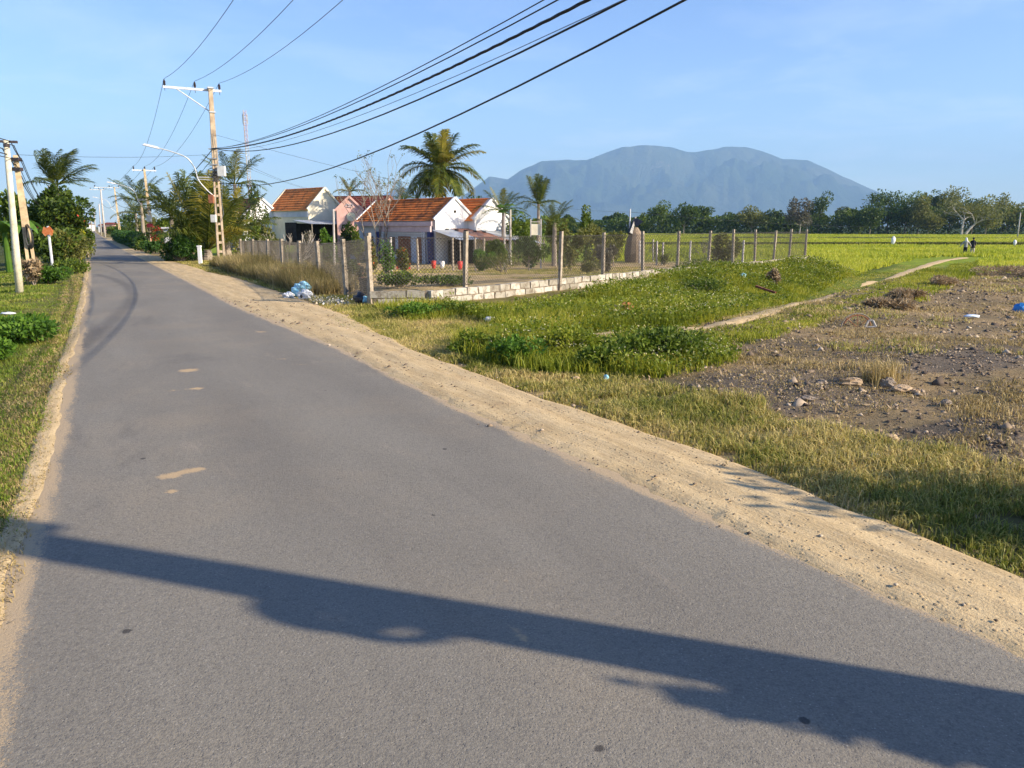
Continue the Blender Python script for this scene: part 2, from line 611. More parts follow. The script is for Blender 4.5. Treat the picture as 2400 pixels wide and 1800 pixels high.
M['rice'] = leafm('ripening_rice', G3((.23, .29, .022), (.40, .43, .035), (.58, .53, .07)), .46, .55, .09)
M['weed'] = leafm('weed_leaf', G3((.055, .09, .008), (.16, .21, .015), (.36, .36, .04)), .45, .5, .8)
M['brush'] = leafm('dead_brush', G3((.18, .12, .065), (.34, .245, .135), (.50, .385, .23)), .2, .3)

# ground
N = NT('ground_soil')
pos = N.pos()
zone = N.n("ShaderNodeVertexColor", layer_name="zone").outputs[0]
n1 = N.noise(.9, 8, .65, pos)
n2 = N.noise(7, 6, .7, pos)
n3 = N.noise(45, 4, .7, pos)
c = N.mix(N.sstep(n1, .35, .65), N.mix(1.0, zone, (.70, .72, .72), 'MULTIPLY'), N.mix(1.0, zone, (1.25, 1.2, 1.12), 'MULTIPLY'))
c = N.mix(N.sstep(n2, .4, .75), c, N.mix(1.0, c, (.72, .70, .66), 'MULTIPLY'))
c = N.mix(N.math('MULTIPLY', N.sstep(n3, .55, .75), .5), c, N.mix(1.0, c, (1.5, 1.45, 1.35), 'MULTIPLY'))
hgt = N.math('ADD', N.math('MULTIPLY', n2, .6), N.math('MULTIPLY', n3, .35))
N.bsdf(c, .95, hgt, .7, .05, spec=.1)
M['ground'] = N.m

# asphalt
N = NT('worn_asphalt')
pos = N.pos()
zone = N.n("ShaderNodeVertexColor", layer_name="zone")
zs = N.n("ShaderNodeSeparateColor", {0: zone.outputs[0]})
mp = N.n("ShaderNodeMapping", {'Vector': pos, 'Rotation': (0, 0, TH), 'Scale': (1, 4.5, 1)}, vector_type='TEXTURE')
lane = N.noise(1.1, 5, .6, mp.outputs[0])
big = N.noise(.55, 5, .6, pos)
fine = N.noise(95, 3, .75, pos)
mid = N.noise(26, 4, .7, pos)
c = N.mix(N.sstep(lane, .3, .7), (.196, .176, .138), (.238, .216, .170))
c = N.mix(N.math('MULTIPLY', N.sstep(big, .46, .70), .65), c, (.275, .232, .166))
ptc = N.noise(.38, 6, .68, mp.outputs[0], .8)
c = N.mix(N.math('MULTIPLY', N.sstep(ptc, .52, .62), .7), c, (.140, .125, .102))
wrn = N.noise(2.4, 6, .7, mp.outputs[0], .5)
c = N.mix(N.math('MULTIPLY', N.sstep(wrn, .58, .72), .6), c, (.31, .265, .20))
vo = N.n("ShaderNodeTexVoronoi", {'Vector': pos, 'Scale': 105.0, 'Randomness': 1.0})
vc = N.n("ShaderNodeSeparateColor", {0: vo.outputs['Color']})
peb = N.math('MULTIPLY', N.sstep(vc.outputs[0], .80, .97), N.sstep(vo.outputs['Distance'], .45, .12))
c = N.mix(N.math('MULTIPLY', peb, .75), c, (.44, .40, .33))
pit = N.math('MULTIPLY', N.sstep(vc.outputs[1], .70, .95), N.sstep(vo.outputs['Distance'], .5, .15))
c = N.mix(N.math('MULTIPLY', pit, .40), c, (.07, .064, .06))
grn = N.noise(38, 3, .8, pos)
c = N.mix(N.math('MULTIPLY', N.sstep(fine, .40, .62), .42), c, (.085, .078, .072))
c = N.mix(N.math('MULTIPLY', N.sstep(grn, .52, .70), .30), c, (.28, .25, .205))
c = N.mix(N.math('MULTIPLY', N.sstep(grn, .46, .34), .38), c, (.09, .082, .076))
# sparse drips
vd = N.n("ShaderNodeTexVoronoi", {'Vector': pos, 'Scale': 2.6, 'Randomness': 1.0})
vdc = N.n("ShaderNodeSeparateColor", {0: vd.outputs['Color']})
dd = N.math('ADD', vd.outputs['Distance'], N.math('MULTIPLY', N.math('SUBTRACT', mid, .5), .09))
drip = N.math('MULTIPLY', N.sstep(dd, .062, .035), N.sstep(vdc.outputs[0], .60, .64))
c = N.mix(N.math('MULTIPLY', drip, .8), c, (.03, .027, .026))
c = N.mix(N.math('MULTIPLY', zs.outputs[1], .55), c, (.06, .057, .055))
sandn = N.math('ADD', zs.outputs[0], N.math('MULTIPLY', N.math('SUBTRACT', mid, .5), .9))
c = N.mix(N.math('MULTIPLY', N.sstep(sandn, .34, .75), .92), c, N.mix(fine, (.50, .36, .20), (.40, .28, .15)))
dust = N.sstep(N.math('ADD', zs.outputs[2], N.math('MULTIPLY', N.math('SUBTRACT', N.math('ADD', N.math('MULTIPLY', N.noise(5, 6, .8, mp.outputs[0]), .55), N.math('MULTIPLY', fine, .55)), .55), 2.6)), .42, .78)
c = N.mix(dust, c, (.40, .30, .18))
hh = N.math('ADD', N.math('MULTIPLY', fine, .5), N.math('ADD', N.math('MULTIPLY', grn, .6), N.math('MULTIPLY', pit, -.25)))
N.bsdf(c, .85, hh, .6, .010, spec=.25)
M['asphalt'] = N.m

# sand
N = NT('sandy_shoulder')
pos = N.pos()
mp = N.n("ShaderNodeMapping", {'Vector': pos, 'Rotation': (0, 0, TH), 'Scale': (1, 6, 1)}, vector_type='TEXTURE')
st1 = N.noise(7, 6, .65, mp.outputs[0])
st2 = N.noise(22, 5, .7, mp.outputs[0])
pt = N.noise(2.2, 6, .65, pos)
gr = N.noise(60, 3, .75, pos)
c = N.mix(N.sstep(st1, .32, .68), (.47, .345, .18), (.60, .455, .25))
c = N.mix(N.math('MULTIPLY', N.sstep(st2, .52, .70), .6), c, (.62, .48, .29))
st3 = N.noise(34, 5, .8, mp.outputs[0])
c = N.mix(N.math('MULTIPLY', N.sstep(st3, .52, .68), .5), c, (.30, .205, .11))
c = N.mix(N.math('MULTIPLY', N.sstep(pt, .52, .75), .45), c, (.33, .22, .11))
vo = N.n("ShaderNodeTexVoronoi", {'Vector': pos, 'Scale': 38.0})
vc = N.n("ShaderNodeSeparateColor", {0: vo.outputs['Color']})
pb = N.math('MULTIPLY', N.sstep(vc.outputs[0], .80, .95), N.sstep(vo.outputs['Distance'], .45, .2))
c = N.mix(N.math('MULTIPLY', pb, .6), c, (.17, .12, .075))
c = N.mix(N.math('MULTIPLY', N.sstep(gr, .48, .68), .5), c, (.27, .185, .10))
hh = N.math('ADD', N.math('MULTIPLY', st1, .8), N.math('ADD', N.math('MULTIPLY', gr, .3), N.math('MULTIPLY', pb, .4)))
N.bsdf(c, .95, hh, .85, .022, spec=.1)
M['sand'] = N.m

# clay roof tiles
def tilem(name, c1, c2, moss, amt):
    N = NT(name)
    v = N.objc()
    a = N.noise(1.1, 7, .7, v, .5)
    b = N.noise(6, 4, .6, v)
    c = N.mix(N.sstep(b, .35, .65), c1, c2)
    c = N.mix(N.math('MULTIPLY', N.sstep(a, .62 - amt * .25, .78 - amt * .2), .85), c, moss)
    N.bsdf(c, .85, b, .3, .01, spec=.2)
    return N.m


M['tile_old'] = tilem('old_orange_tile', (.66, .16, .030), (.80, .26, .06), (.14, .06, .03), .75)
M['tile_new'] = tilem('bright_orange_tile', (.74, .19, .035), (.86, .30, .07), (.28, .09, .04), .25)
M['tile_mid'] = tilem('orange_tile', (.70, .19, .04), (.84, .30, .08), (.22, .09, .04), .5)
M['tile_dark'] = tilem('dark_red_tile', (.15, .035, .025), (.22, .055, .035), (.05, .025, .02), .6)
M['tile_red'] = tilem('red_tile', (.32, .06, .04), (.42, .09, .06), (.12, .04, .03), .4)

# mountain
N = NT('forested_granite')
pos = N.pos()
a = N.noise(.0009, 8, .65, pos)
b = N.noise(.0033, 6, .7, pos, .6)
c = N.mix(N.sstep(a, .35, .65), (.030, .048, .018), (.075, .080, .036))
c = N.mix(N.math('MULTIPLY', N.sstep(b, .60, .72), N.sstep(a, .50, .62)), c, (.46, .33, .27))
N.bsdf(c, .95, b, .9, 130, spec=.05)
M['mountain'] = N.m
N = NT('rubble_stone')
g = N.n("ShaderNodeNewGeometry")
c = N.ramp(g.outputs['Random Per Island'], [(0, (.07, .055, .045)), (.45, (.17, .13, .095)), (.8, (.29, .22, .15)), (1, (.50, .41, .30))])
N.bsdf(c, .95, N.noise(30, 4, .7), .5, .01, spec=.1)
M['stones'] = N.m


# ------------------------------------------------------------------ the ground sheet
def polar_mask(poly_px):
    P = np.array([hit(u, v)[:2] for u, v in poly_px])
    return P


def inpoly(P, x, y):
    x = np.asarray(x)
    y = np.asarray(y)
    r = np.zeros(x.shape, bool)
    n = len(P)
    j = n - 1
    for i in range(n):
        xi, yi = P[i]
        xj, yj = P[j]
        k = ((yi > y) != (yj > y)) & (x < (xj - xi) * (y - yi) / (yj - yi + 1e-12) + xi)
        r ^= k
        j = i
    return r


def polydist(P, x, y):
    x = np.asarray(x, float)
    y = np.asarray(y, float)
    best = np.full(x.shape, 1e9)
    for i in range(len(P) - 1):
        a = P[i]
        d = P[i + 1] - a
        L = d @ d + 1e-12
        k = np.clip(((x - a[0]) * d[0] + (y - a[1]) * d[1]) / L, 0, 1)
        best = np.minimum(best, np.hypot(x - a[0] - k * d[0], y - a[1] - k * d[1]))
    return best


PATH_PX = [(1380, 795), (1560, 780), (1700, 760), (1800, 735), (1930, 700), (2030, 672), (2110, 645), (2170, 622), (2215, 610), (2262, 604)]
PATH = np.array([hit(u, v)[:2] for u, v in PATH_PX])
LUSH1 = polar_mask([(1060, 800), (1160, 783), (1500, 790), (1700, 800), (1720, 850), (1560, 885), (1250, 880), (1090, 842)])
LUSH2 = polar_mask([(880, 722), (1000, 712), (1200, 715), (1380, 695), (1560, 652), (1760, 612), (1890, 606), (2000, 618), (2110, 622), (1900, 690), (1700, 748), (1560, 772), (1250, 792), (1090, 745), (960, 755)])
LUSH3 = polar_mask([(1560, 795), (1930, 712), (2120, 655), (2230, 618), (2300, 614), (2290, 640), (2160, 662), (2030, 704), (1900, 765), (1760, 805)])
DRYTRI = polar_mask([(760, 735), (980, 755), (1090, 748), (1250, 790), (1060, 800), (1000, 840), (900, 790), (800, 770)])

k = 10.05
nx_, ny_ = 330, 360
ux = np.linspace(-1, 1, nx_)
xs = 15000 * np.sinh(k * ux) / np.sinh(k) + 1.0
uy = np.linspace(-.62, 1, ny_)
ys = 15000 * np.sinh(k * uy) / np.sinh(k) + 5.0
X, Y = np.meshgrid(xs, ys)
Z = H(X, Y)
s_, t_, a_, b_, c_ = frames(X, Y)
le, re, so_ = ledge(s_), redge(s_), soedge(s_)
Z = Z - .06 * sm(le - .32, le - .10, t_) * sm(so_ + .25, so_ - .15, t_)
col = np.zeros(X.shape + (3,), np.float32)
col[:] = (.17, .145, .055)                                     # dry grassy soil
def paint(mask, c):
    m = np.clip(mask, 0, 1)[..., None]
    col[:] = col * (1 - m) + np.array(c) * m
field = np.clip(sm(.2, 1.5, c_) * sm(18, 24, a_) + sm(58, 66, Y) * sm(4, 8, t_) + sm(15, 16.5, X) * sm(22, 28, a_), 0, 1)
paint(field, (.20, .26, .022))
paint(sm(255, 275, Y), (.05, .075, .02))
yardm = sm(.05, -.05, c_) * sm(16, 14.2, X) * sm(16.8, 16.95, Y) * sm(5.3, 5.9, t_) * sm(66, 58, Y)
paint(yardm, (.44, .33, .17))
padm = sm(-1.0, .4, b_) * sm(22, 19.5, a_) * sm(5.2, 5.8, t_ + .3 * noise2(X, Y, 9))
paint(padm, (.255, .190, .105))
paint(padm * sm(.25, .7, noise2(X * .9 + 3, Y * .9, 19)) * .8, (.12, .10, .08))
for P in (LUSH1, LUSH2, LUSH3):
    paint(inpoly(P, X, Y) * 1.0, (.075, .10, .022))
paint(sm(.3, .8, c_) * sm(9, 12, a_) * sm(40, 34, a_) * sm(2.5, .5, b_), (.10, .13, .022))
GRAV = [polar_mask([(1640, 880), (1900, 888), (2080, 918), (2160, 955), (1900, 972), (1700, 945)]), polar_mask([(2080, 1015), (2399, 955), (2399, 1150), (2200, 1095)]), polar_mask([(1930, 830), (2399, 800), (2399, 860), (2100, 880)])]
for P in GRAV:
    paint(inpoly(P, X, Y) * .85, (.125, .105, .085))
paint(inpoly(DRYTRI, X, Y) * 1.0, (.36, .27, .13))
paint(sm(-.6, -1.2, t_) * sm(120, 60, s_), (.12, .135, .030))
paint(sm(soedge(s_) + .5, soedge(s_), t_) * sm(le - .28, le - .12, t_), (.42, .31, .17))
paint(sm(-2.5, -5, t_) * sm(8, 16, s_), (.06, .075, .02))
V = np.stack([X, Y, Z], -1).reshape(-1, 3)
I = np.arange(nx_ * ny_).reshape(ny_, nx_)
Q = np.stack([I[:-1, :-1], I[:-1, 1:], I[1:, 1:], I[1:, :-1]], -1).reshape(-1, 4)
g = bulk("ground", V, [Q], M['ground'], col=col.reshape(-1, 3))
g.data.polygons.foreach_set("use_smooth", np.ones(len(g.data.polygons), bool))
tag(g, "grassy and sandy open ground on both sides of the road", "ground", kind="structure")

# ------------------------------------------------------------------ road
sv = np.concatenate([np.concatenate([np.arange(-6, 1, .07), np.arange(1, 8, .03), np.arange(8, 14, .07)]), np.arange(14, 45, .16), np.arange(45, 120, .8), np.arange(120, 420, 6)])
tv = np.linspace(0, 1, 46)
S_, K_ = np.meshgrid(sv, tv, indexing='ij')
wob = .035 * noise2(S_ * 2.3, 0 * S_, 21) + .02 * noise2(S_ * 9, 0 * S_, 22)
T_ = ledge(S_) + wob - .12 + (redge(S_) + .25 - ledge(S_)) * K_
XR = RD[0] * S_ + ND[0] * T_
YR = RD[1] * S_ + ND[1] * T_
ZR = .010 - .008 * np.abs(2 * K_ - 1) ** 4
colr = np.zeros(XR.shape + (3,), np.float32)


def ell(u, v, ru, rv, rot=0):
    p = at(u, v, 0)
    q = at(u + ru, v, 0)
    r_ = at(u, v + rv, 0)
    a = abs(q[0] - p[0])
    b = abs(r_[1] - p[1])
    dx = XR - p[0]
    dy = YR - p[1]
    dx, dy = dx * math.cos(rot) + dy * math.sin(rot), -dx * math.sin(rot) + dy * math.cos(rot)
    return np.clip(1.15 - np.hypot(dx / a, dy / b), 0, 1)


sandp = ell(400, 1118, 42, 13, .25) + ell(455, 1104, 40, 9, .15) + ell(400, 1155, 24, 8) + ell(442, 870, 34, 7) + ell(460, 913, 26, 5) + .6 * ell(408, 917, 28, 5)
sandp += .75 * ell(612, 779, 26, 3) + .6 * ell(660, 843, 30, 3) + .5 * ell(700, 856, 45, 3) + .45 * ell(330, 1183, 30, 8) + .35 * ell(645, 828, 16, 4)
sandp += .55 * ell(1215, 1490, 35, 110, .1) + .55 * ell(1340, 1745, 30, 70) + .4 * ell(1180, 1370, 25, 50)
skp = np.array([at(u, v, 0)[:2] for u, v in [(170, 828), (215, 790), (262, 752), (300, 715), (312, 692), (300, 672), (268, 655), (225, 643)]])
skd = polydist(skp, XR, YR)
colr[..., 0] = np.clip(sandp, 0, 1)
colr[..., 1] = sm(.22, .04, skd) * .8
lane_dark = .30 * sm(.5, 0, np.abs(T_ - 1.0)) + .22 * sm(.5, 0, np.abs(T_ - 2.3))
colr[..., 1] = np.maximum(colr[..., 1], lane_dark * (.6 + .4 * noise2(XR * .5, YR * .5, 40)) * .9)
colr[..., 2] = np.clip(sm(.26, -.06, redge(S_) - T_) ** 1.3 + sm(.20, -.06, T_ - ledge(S_)) ** 1.3 + .05, 0, 1) * .95
V = np.stack([XR, YR, ZR], -1).reshape(-1, 3)
I = np.arange(XR.size).reshape(XR.shape)
Q = np.stack([I[:-1, :-1], I[:-1, 1:], I[1:, 1:], I[1:, :-1]], -1).reshape(-1, 4)[:, ::-1]
r = bulk("road", V, [Q], M['asphalt'], col=colr.reshape(-1, 3))
r.data.polygons.foreach_set("use_smooth", np.ones(len(r.data.polygons), bool))
tag(r, "narrow grey asphalt road running away to the left", "road", kind="structure")


def strip(name, s_vals, tin, tout, zfun, mat, label, n=26):
    kk = np.linspace(0, 1, n)
    S, K = np.meshgrid(s_vals, kk, indexing='ij')
    T = tin(S) * (1 - K) + tout(S) * K
    x = RD[0] * S + ND[0] * T
    y = RD[1] * S + ND[1] * T
    z = zfun(S, K, x, y)
    V = np.stack([x, y, z], -1).reshape(-1, 3)
    I = np.arange(x.size).reshape(x.shape)
    Q = np.stack([I[:-1, :-1], I[:-1, 1:], I[1:, 1:], I[1:, :-1]], -1).reshape(-1, 4)[:, ::-1]
    o = bulk(name, V, [Q], mat)
    o.data.polygons.foreach_set("use_smooth", np.ones(len(o.data.polygons), bool))
    return tag(o, label, name.replace('_', ' '), kind="structure")


sv2 = np.concatenate([np.concatenate([np.arange(-6, 1, .07), np.arange(1, 8, .03), np.arange(8, 14, .07)]), np.arange(14, 45, .2), np.arange(45, 130, 1.0)])
def wobr(S):
    return .05 * noise2(S * 1.4, S * 0, 51) + .03 * noise2(S * 6, S * 0, 52) + .024 * noise2(S * 19, S * 0, 53) + .014 * noise2(S * 47, S * 0, 57)
strip("dirt_shoulder", sv2, lambda S: redge(S) + wobr(S) - .06, lambda S: soedge(S) + .14 + .10 * noise2(S * 1.1, S * 0, 54),
      lambda S, K, x, y: -.004 + .020 * sm(0, .22, K) + .020 * np.sin(K * math.pi) + .004 * noise2(x * 16, y * 16, 58) * sm(.3, .05, K) - .05 * sm(.8, 1, K) + .005 * np.sin(K * 17 + 2.0 * noise2(S * .8, S * 0, 55)) * sm(0, .15, K) * sm(1, .8, K) + .006 * noise2(x * 5, y * 5, 56) * sm(0, .2, K),
      M['sand'], "pale sandy shoulder along the right side of the road", 40)
strip("sand_edge", sv2, lambda S: ledge(S) - .24 + 0 * S, lambda S: ledge(S) - .02 + .05 * noise2(S * 1.6, S * 0, 61) + .02 * noise2(S * 8, S * 0, 62),
      lambda S, K, x, y: -.003 + .014 * sm(1, .7, K) - .06 * sm(.35, 0, K) + .006 * noise2(x * 5, y * 5, 63) * sm(1, .7, K), M['sand'], "thin sandy edge along the left side of the road", 12)

# trodden path through the grass
pts = []
for i in range(len(PATH) - 1):
    for q in np.linspace(0, 1, 14, endpoint=False):
        pts.append(PATH[i] * (1 - q) + PATH[i + 1] * q)
pts = np.array(pts)
ker = np.ones(9) / 9
for d in (0, 1):
    pts[4:-4, d] = np.convolve(pts[:, d], ker, 'valid')
tg = np.gradient(pts, axis=0)
tg /= np.linalg.norm(tg, axis=1)[:, None]
nn = np.stack([tg[:, 1], -tg[:, 0]], -1)
wd = np.interp(np.arange(len(pts)), [0, 14, 30, 60, 126], [.45, .34, .26, .28, .40]) + .06 * noise2(np.arange(len(pts)) * .5, np.zeros(len(pts)), 71)
kk = np.linspace(-1, 1, 9)
x = pts[:, 0][:, None] + nn[:, 0][:, None] * kk * wd[:, None]
y = pts[:, 1][:, None] + nn[:, 1][:, None] * kk * wd[:, None]
z = H(x, y) + .04 - .04 * np.abs(kk)[None, :] ** 3
V = np.stack([x, y, z], -1).reshape(-1, 3)
I = np.arange(x.size).reshape(x.shape)
Q = np.stack([I[:-1, :-1], I[:-1, 1:], I[1:, 1:], I[1:, :-1]], -1).reshape(-1, 4)
tag(bulk("foot_path", V, [Q], M['sand']), "narrow trodden dirt path leading into the rice field", "path", kind="structure")

# ------------------------------------------------------------------ mountain
def mountain(name, prof, d0, depth, seed, label):
    us = np.array([q[0] for q in prof])
    hs = np.array([(530 - q[1]) for q in prof])
    na, nr = 300, 90
    uu = np.linspace(us[0], us[-1], na)
    hh = np.interp(uu, us, hs)
    hh = np.maximum(hh + 1.3 * noise2(uu * .12, uu * 0, seed + 3) * sm(0, 40, hh), 0)
    rr = np.linspace(-1, 1, nr)
    P = np.zeros((na, nr, 3))
    for j, q in enumerate(rr):
        y = d0 + depth * q
        xx = (uu - 1200) / 1837 * y
        bell = np.cos(q * math.pi / 2) ** 1.15
        ridge = 1 - 2 * np.abs(noise2(xx / 750, np.full(na, y / 620), seed))
        gul = 1 - 2 * np.abs(noise2(xx / 300, np.full(na, y / 260), seed + 1))
        zt = hh / 1837 * d0 * bell * (1 + (.50 * ridge + .24 * gul - .25) * (1 - bell ** 2) * 1.1)
        zt = np.minimum(zt, (hh + .5) / 1837 * y)
        P[:, j] = np.stack([xx, np.full(na, y), CAMH + np.maximum(zt, 0) - 14 * (abs(q) > .97)], -1)
    mb = MB().grid(P)
    o = obj(name, mb, M['mountain'], None, True)
    return tag(o, label, "mountain", kind="structure")


mountain("mountain", [(960, 530), (1040, 490), (1109, 446), (1147, 417), (1190, 424), (1217, 406), (1267, 384), (1317, 380), (1371, 381), (1416, 365), (1453, 352), (1471, 353), (1489, 348), (1530, 349), (1561, 351), (1602, 362), (1624, 363), (1674, 355), (1688, 351), (1733, 351), (1774, 360), (1823, 378), (1878, 381), (1914, 395), (1959, 415), (2009, 436), (2045, 451), (2120, 482), (2230, 530)],
         11500, 2700, 91, "broad hazy blue mountain behind the rice fields")
mountain("mountain", [(820, 530), (880, 470), (925, 446), (965, 442), (1010, 470), (1080, 530)], 12800, 1300, 97, "small far hill seen to the left of the tall coconut palm")

# ------------------------------------------------------------------ poles
UP = np.array([0, 0, 1.])


def lattice_pole(name, label, base, top, group, wdir, w0=.34, w1=.165, th=.16, ladder=.48, mat='concrete', holes=True):
    base = np.asarray(base, float)
    top = np.asarray(top, float)
    t = thing(name, label, "utility pole", base, group)
    ax = top - base
    L = np.linalg.norm(ax)
    e3 = ax / L
    wd = np.array([wdir[0], wdir[1], 0.])
    wd = wd - e3 * (wd @ e3)
    wd /= np.linalg.norm(wd)
    e2 = np.cross(e3, wd)
    def W(k):
        return w0 + (w1 - w0) * k
    def seg(mb, k0, k1, o0, o1, ww, tt0, tt1):
        V = []
        for kk_, oo, tt in ((k0, o0, tt0), (k1, o1, tt1)):
            c = base + ax * kk_ + wd * oo
            for sx, sy in ((-1, -1), (1, -1), (1, 1), (-1, 1)):
                V.append(c + wd * ww * sx / 2 + e2 * tt * sy / 2)
        mb.add(V, [(3, 2, 1, 0), (4, 5, 6, 7), (0, 1, 5, 4), (1, 2, 6, 5), (2, 3, 7, 6), (3, 0, 4, 7)])
    mb = MB()
    rw = .085
    tt = lambda k_: th * (1.15 - .35 * k_)
    V = []
    for sgn in (-1, 1):
        seg(mb, -.03, ladder, sgn * (W(0) - rw) / 2, sgn * (W(ladder) - rw) / 2, rw, tt(0), tt(ladder))
    nr = max(3, int(L * ladder / .36))
    for i in range(nr):
        kk_ = ladder * (i + .35) / nr
        seg(mb, kk_, kk_ + .105 / L, 0, 0, W(kk_) - rw * 1.9, tt(kk_) * .8, tt(kk_) * .8)
    # solid upper shaft
    V = []
    for kk_ in (ladder, 1.0):
        c = base + ax * kk_
        for sx, sy in ((-1, -1), (1, -1), (1, 1), (-1, 1)):
            V.append(c + wd * W(kk_) * sx / 2 + e2 * tt(kk_) * sy / 2)
    mb.add(V, [(3, 2, 1, 0), (4, 5, 6, 7), (0, 1, 5, 4), (1, 2, 6, 5), (2, 3, 7, 6), (3, 0, 4, 7)])
    obj("shaft", mb, M[mat], t)
    return t, base, ax, wd, e2


def crossarm(t, c, d, o0, o1, ins, brace=True, ps=.09):
    e2 = np.cross(UP, d)
    mb = MB().box(c + d * (o0 + o1) / 2 + e2 * .12, (o1 - o0, .07, .09), [d, e2, UP])
    obj("crossarm", mb, M['whitesteel'], t)
    if brace:
        side = o0 * .72
        mb = MB().tube([c + d * side + e2 * .12 - UP * .04, c + d * -.05 + e2 * .12 - UP * .88], .026, 5)
        obj("brace", mb, M['whitesteel'], t)
    tops = []
    for o in ins:
        p = c + d * o + e2 * .12 + UP * .05
        mb = MB()
        rr = []
        pp = []
        for i in range(9):
            pp.append(p + UP * (.02 + .028 * i))
            rr.append((.065 if i % 2 else .035) * (1.0 if i < 7 else .6))
        mb.tube(pp, rr, 8)
        mb.tube([p - UP * .2, p + UP * .03], .012, 5)
        obj("insulator", mb, M['insul'], t)
        tops.append(p + UP * .27)
    return tops


def street_lamp(t, c, d, out=1.9, h=1.1, sc_=1.0):
    """curved galvanised arm with a flat lamp head; c = clamp point on the pole"""
    pts = []
    ctrl = [c + d * .05 - UP * .75 * sc_, c + d * .32 * sc_ - UP * .5 * sc_, c + d * .62 * sc_ - UP * .1 * sc_, c + d * .72 * sc_ + UP * .35 * sc_, c + d * 1.0 * sc_ + UP * .75 * sc_, c + d * 1.5 * sc_ + UP * .95 * sc_, c + d * 2.0 * sc_ + UP * 1.08 * sc_]
    ctrl = np.array(ctrl)
    for i in range(len(ctrl) - 1):
        p0, p1, p2, p3 = ctrl[max(i - 1, 0)], ctrl[i], ctrl[i + 1], ctrl[min(i + 2, len(ctrl) - 1)]
        for q in np.linspace(0, 1, 5, endpoint=False):
            pts.append(.5 * ((2 * p1) + (-p0 + p2) * q + (2 * p0 - 5 * p1 + 4 * p2 - p3) * q * q + (-p0 + 3 * p1 - 3 * p2 + p3) * q ** 3))
    pts.append(ctrl[-1])
    arm = obj("lamp_arm", MB().tube(pts, .021 * sc_ + .003, 6).tube([c + d * .68 * sc_, c], .022, 5).tube([c + d * .66 * sc_ - UP * .08, c - UP * .12], .018, 5), M['galv'], t)
    e = ctrl[-1]
    dd = d + UP * .22
    dd /= np.linalg.norm(dd)
    e2 = np.cross(UP, d)
    mb = MB().box(e + dd * .28 * sc_, (.62 * sc_, .17 * sc_, .075 * sc_), [dd, e2, np.cross(dd, e2)], .8)
    obj("lamp_head", mb, M['mastgrey'], t)
    return arm


ND3 = np.array([ND[0], ND[1], 0])
RD3 = np.array([RD[0], RD[1], 0])
# main pole
Abase = gp(-12.9, 34.5)
Atop = np.array([-12.82, 34.5, 7.5])
tA, b0, axA, wdA, e2A = lattice_pole("utility_pole", "tall concrete ladder pole with white crossarm beside the young coconut palm", Abase, Atop, "concrete poles along the road", ND)
insA = crossarm(tA, Atop - UP * .12, ND3, -1.85, .45, (-1.78, -.6, .38))
for dz in (1.02, .04):
    obj("clamp_band", MB().box(Atop - UP * dz, (.26, .21, .055), [ND3, RD3, UP]), M['galv'], tA)
street_lamp(tA, Abase + np.array([0, -.12, 3.75]), -ND3, sc_=1.05)
q = Abase
mb = MB().box(q + np.array([.36, -.16, 4.02]), (.30, .2, .42))
obj("meter_box", mb, M['meter'], tA)
obj("meter_box", MB().box(q + np.array([-.12, -.22, 2.02]), (.2, .16, .32)), M['meter'], tA)
obj("junction_box", MB().box(q + np.array([-.16, -.2, 2.85]), (.2, .18, .36)), M['rustbox'], tA)
mb = MB()
for i in range(5):
    an = np.linspace(0, 6.28, 15)
    rr = RN.uniform(.12, .26)
    cc = q + np.array([RN.uniform(-.12, .22), -.2 - .015 * i, 3.85 + RN.uniform(-.15, .25)])
    mb.tube([cc + np.array([rr * math.cos(z_), .02 * math.sin(2 * z_), rr * math.sin(z_)]) for z_ in an], .012, 4)
obj("cable_coil", mb, M['cable'], tA)
mb = MB().tube([q + np.array([.22, -.15, 4.0]), q + np.array([.36, -.2, 3.4]), q + np.array([.28, -.2, 2.8]), q + np.array([.32, -.2, 2.2]), q + np.array([.18, -.18, 1.9])], .014, 5)
mb.tube([q + np.array([.1, -.12, 5.6]), q + np.array([.17, -.13, 4.9]), q + np.array([.2, -.13, 4.2])], .014, 5)
obj("service_cable", mb, M['cablegrey'], tA)
for dz in (3.9, 4.05, 4.3, 4.55, 4.95):
    obj("clamp_band", MB().box(q + np.array([0, 0, dz]), (.42 - .02 * dz, .28, .035)), M['galv'], tA)

# pole just outside the right edge of the view (its shadow crosses the road)
Bb = np.array([5.18, 1.26, 0])
tB, _, _, _, _ = lattice_pole("utility_pole", "concrete ladder pole standing beside the road just past the right edge", Bb, Bb + UP * 7.6, "concrete poles along the road", ND, w0=.33, w1=.15, ladder=.10)
insB = crossarm(tB, Bb + UP * 7.45, ND3, -1.85, .45, (-1.78, -.6, .38))
obj("meter_box", MB().box(Bb + np.array([.05, .10, 4.3]), (.3, .22, .4)), M['meter'], tB)
mb = MB()
for i in range(14):
    rr = RN.uniform(.04, .15)
    cc = Bb + np.array([RN.uniform(-.1, .1), -.14 + RN.uniform(-.05, .05), 3.05 + RN.uniform(-.10, .10)])
    mb.tube([cc + np.array([rr * .5 * math.cos(z_), rr * math.cos(z_), rr * 1.1 * math.sin(z_)]) for z_ in np.linspace(0, 6.28, 17)], .026, 5)
obj("cable_coil", mb, M['cable'], tB)  # unseen loops added so the pole's shadow bulges on the road

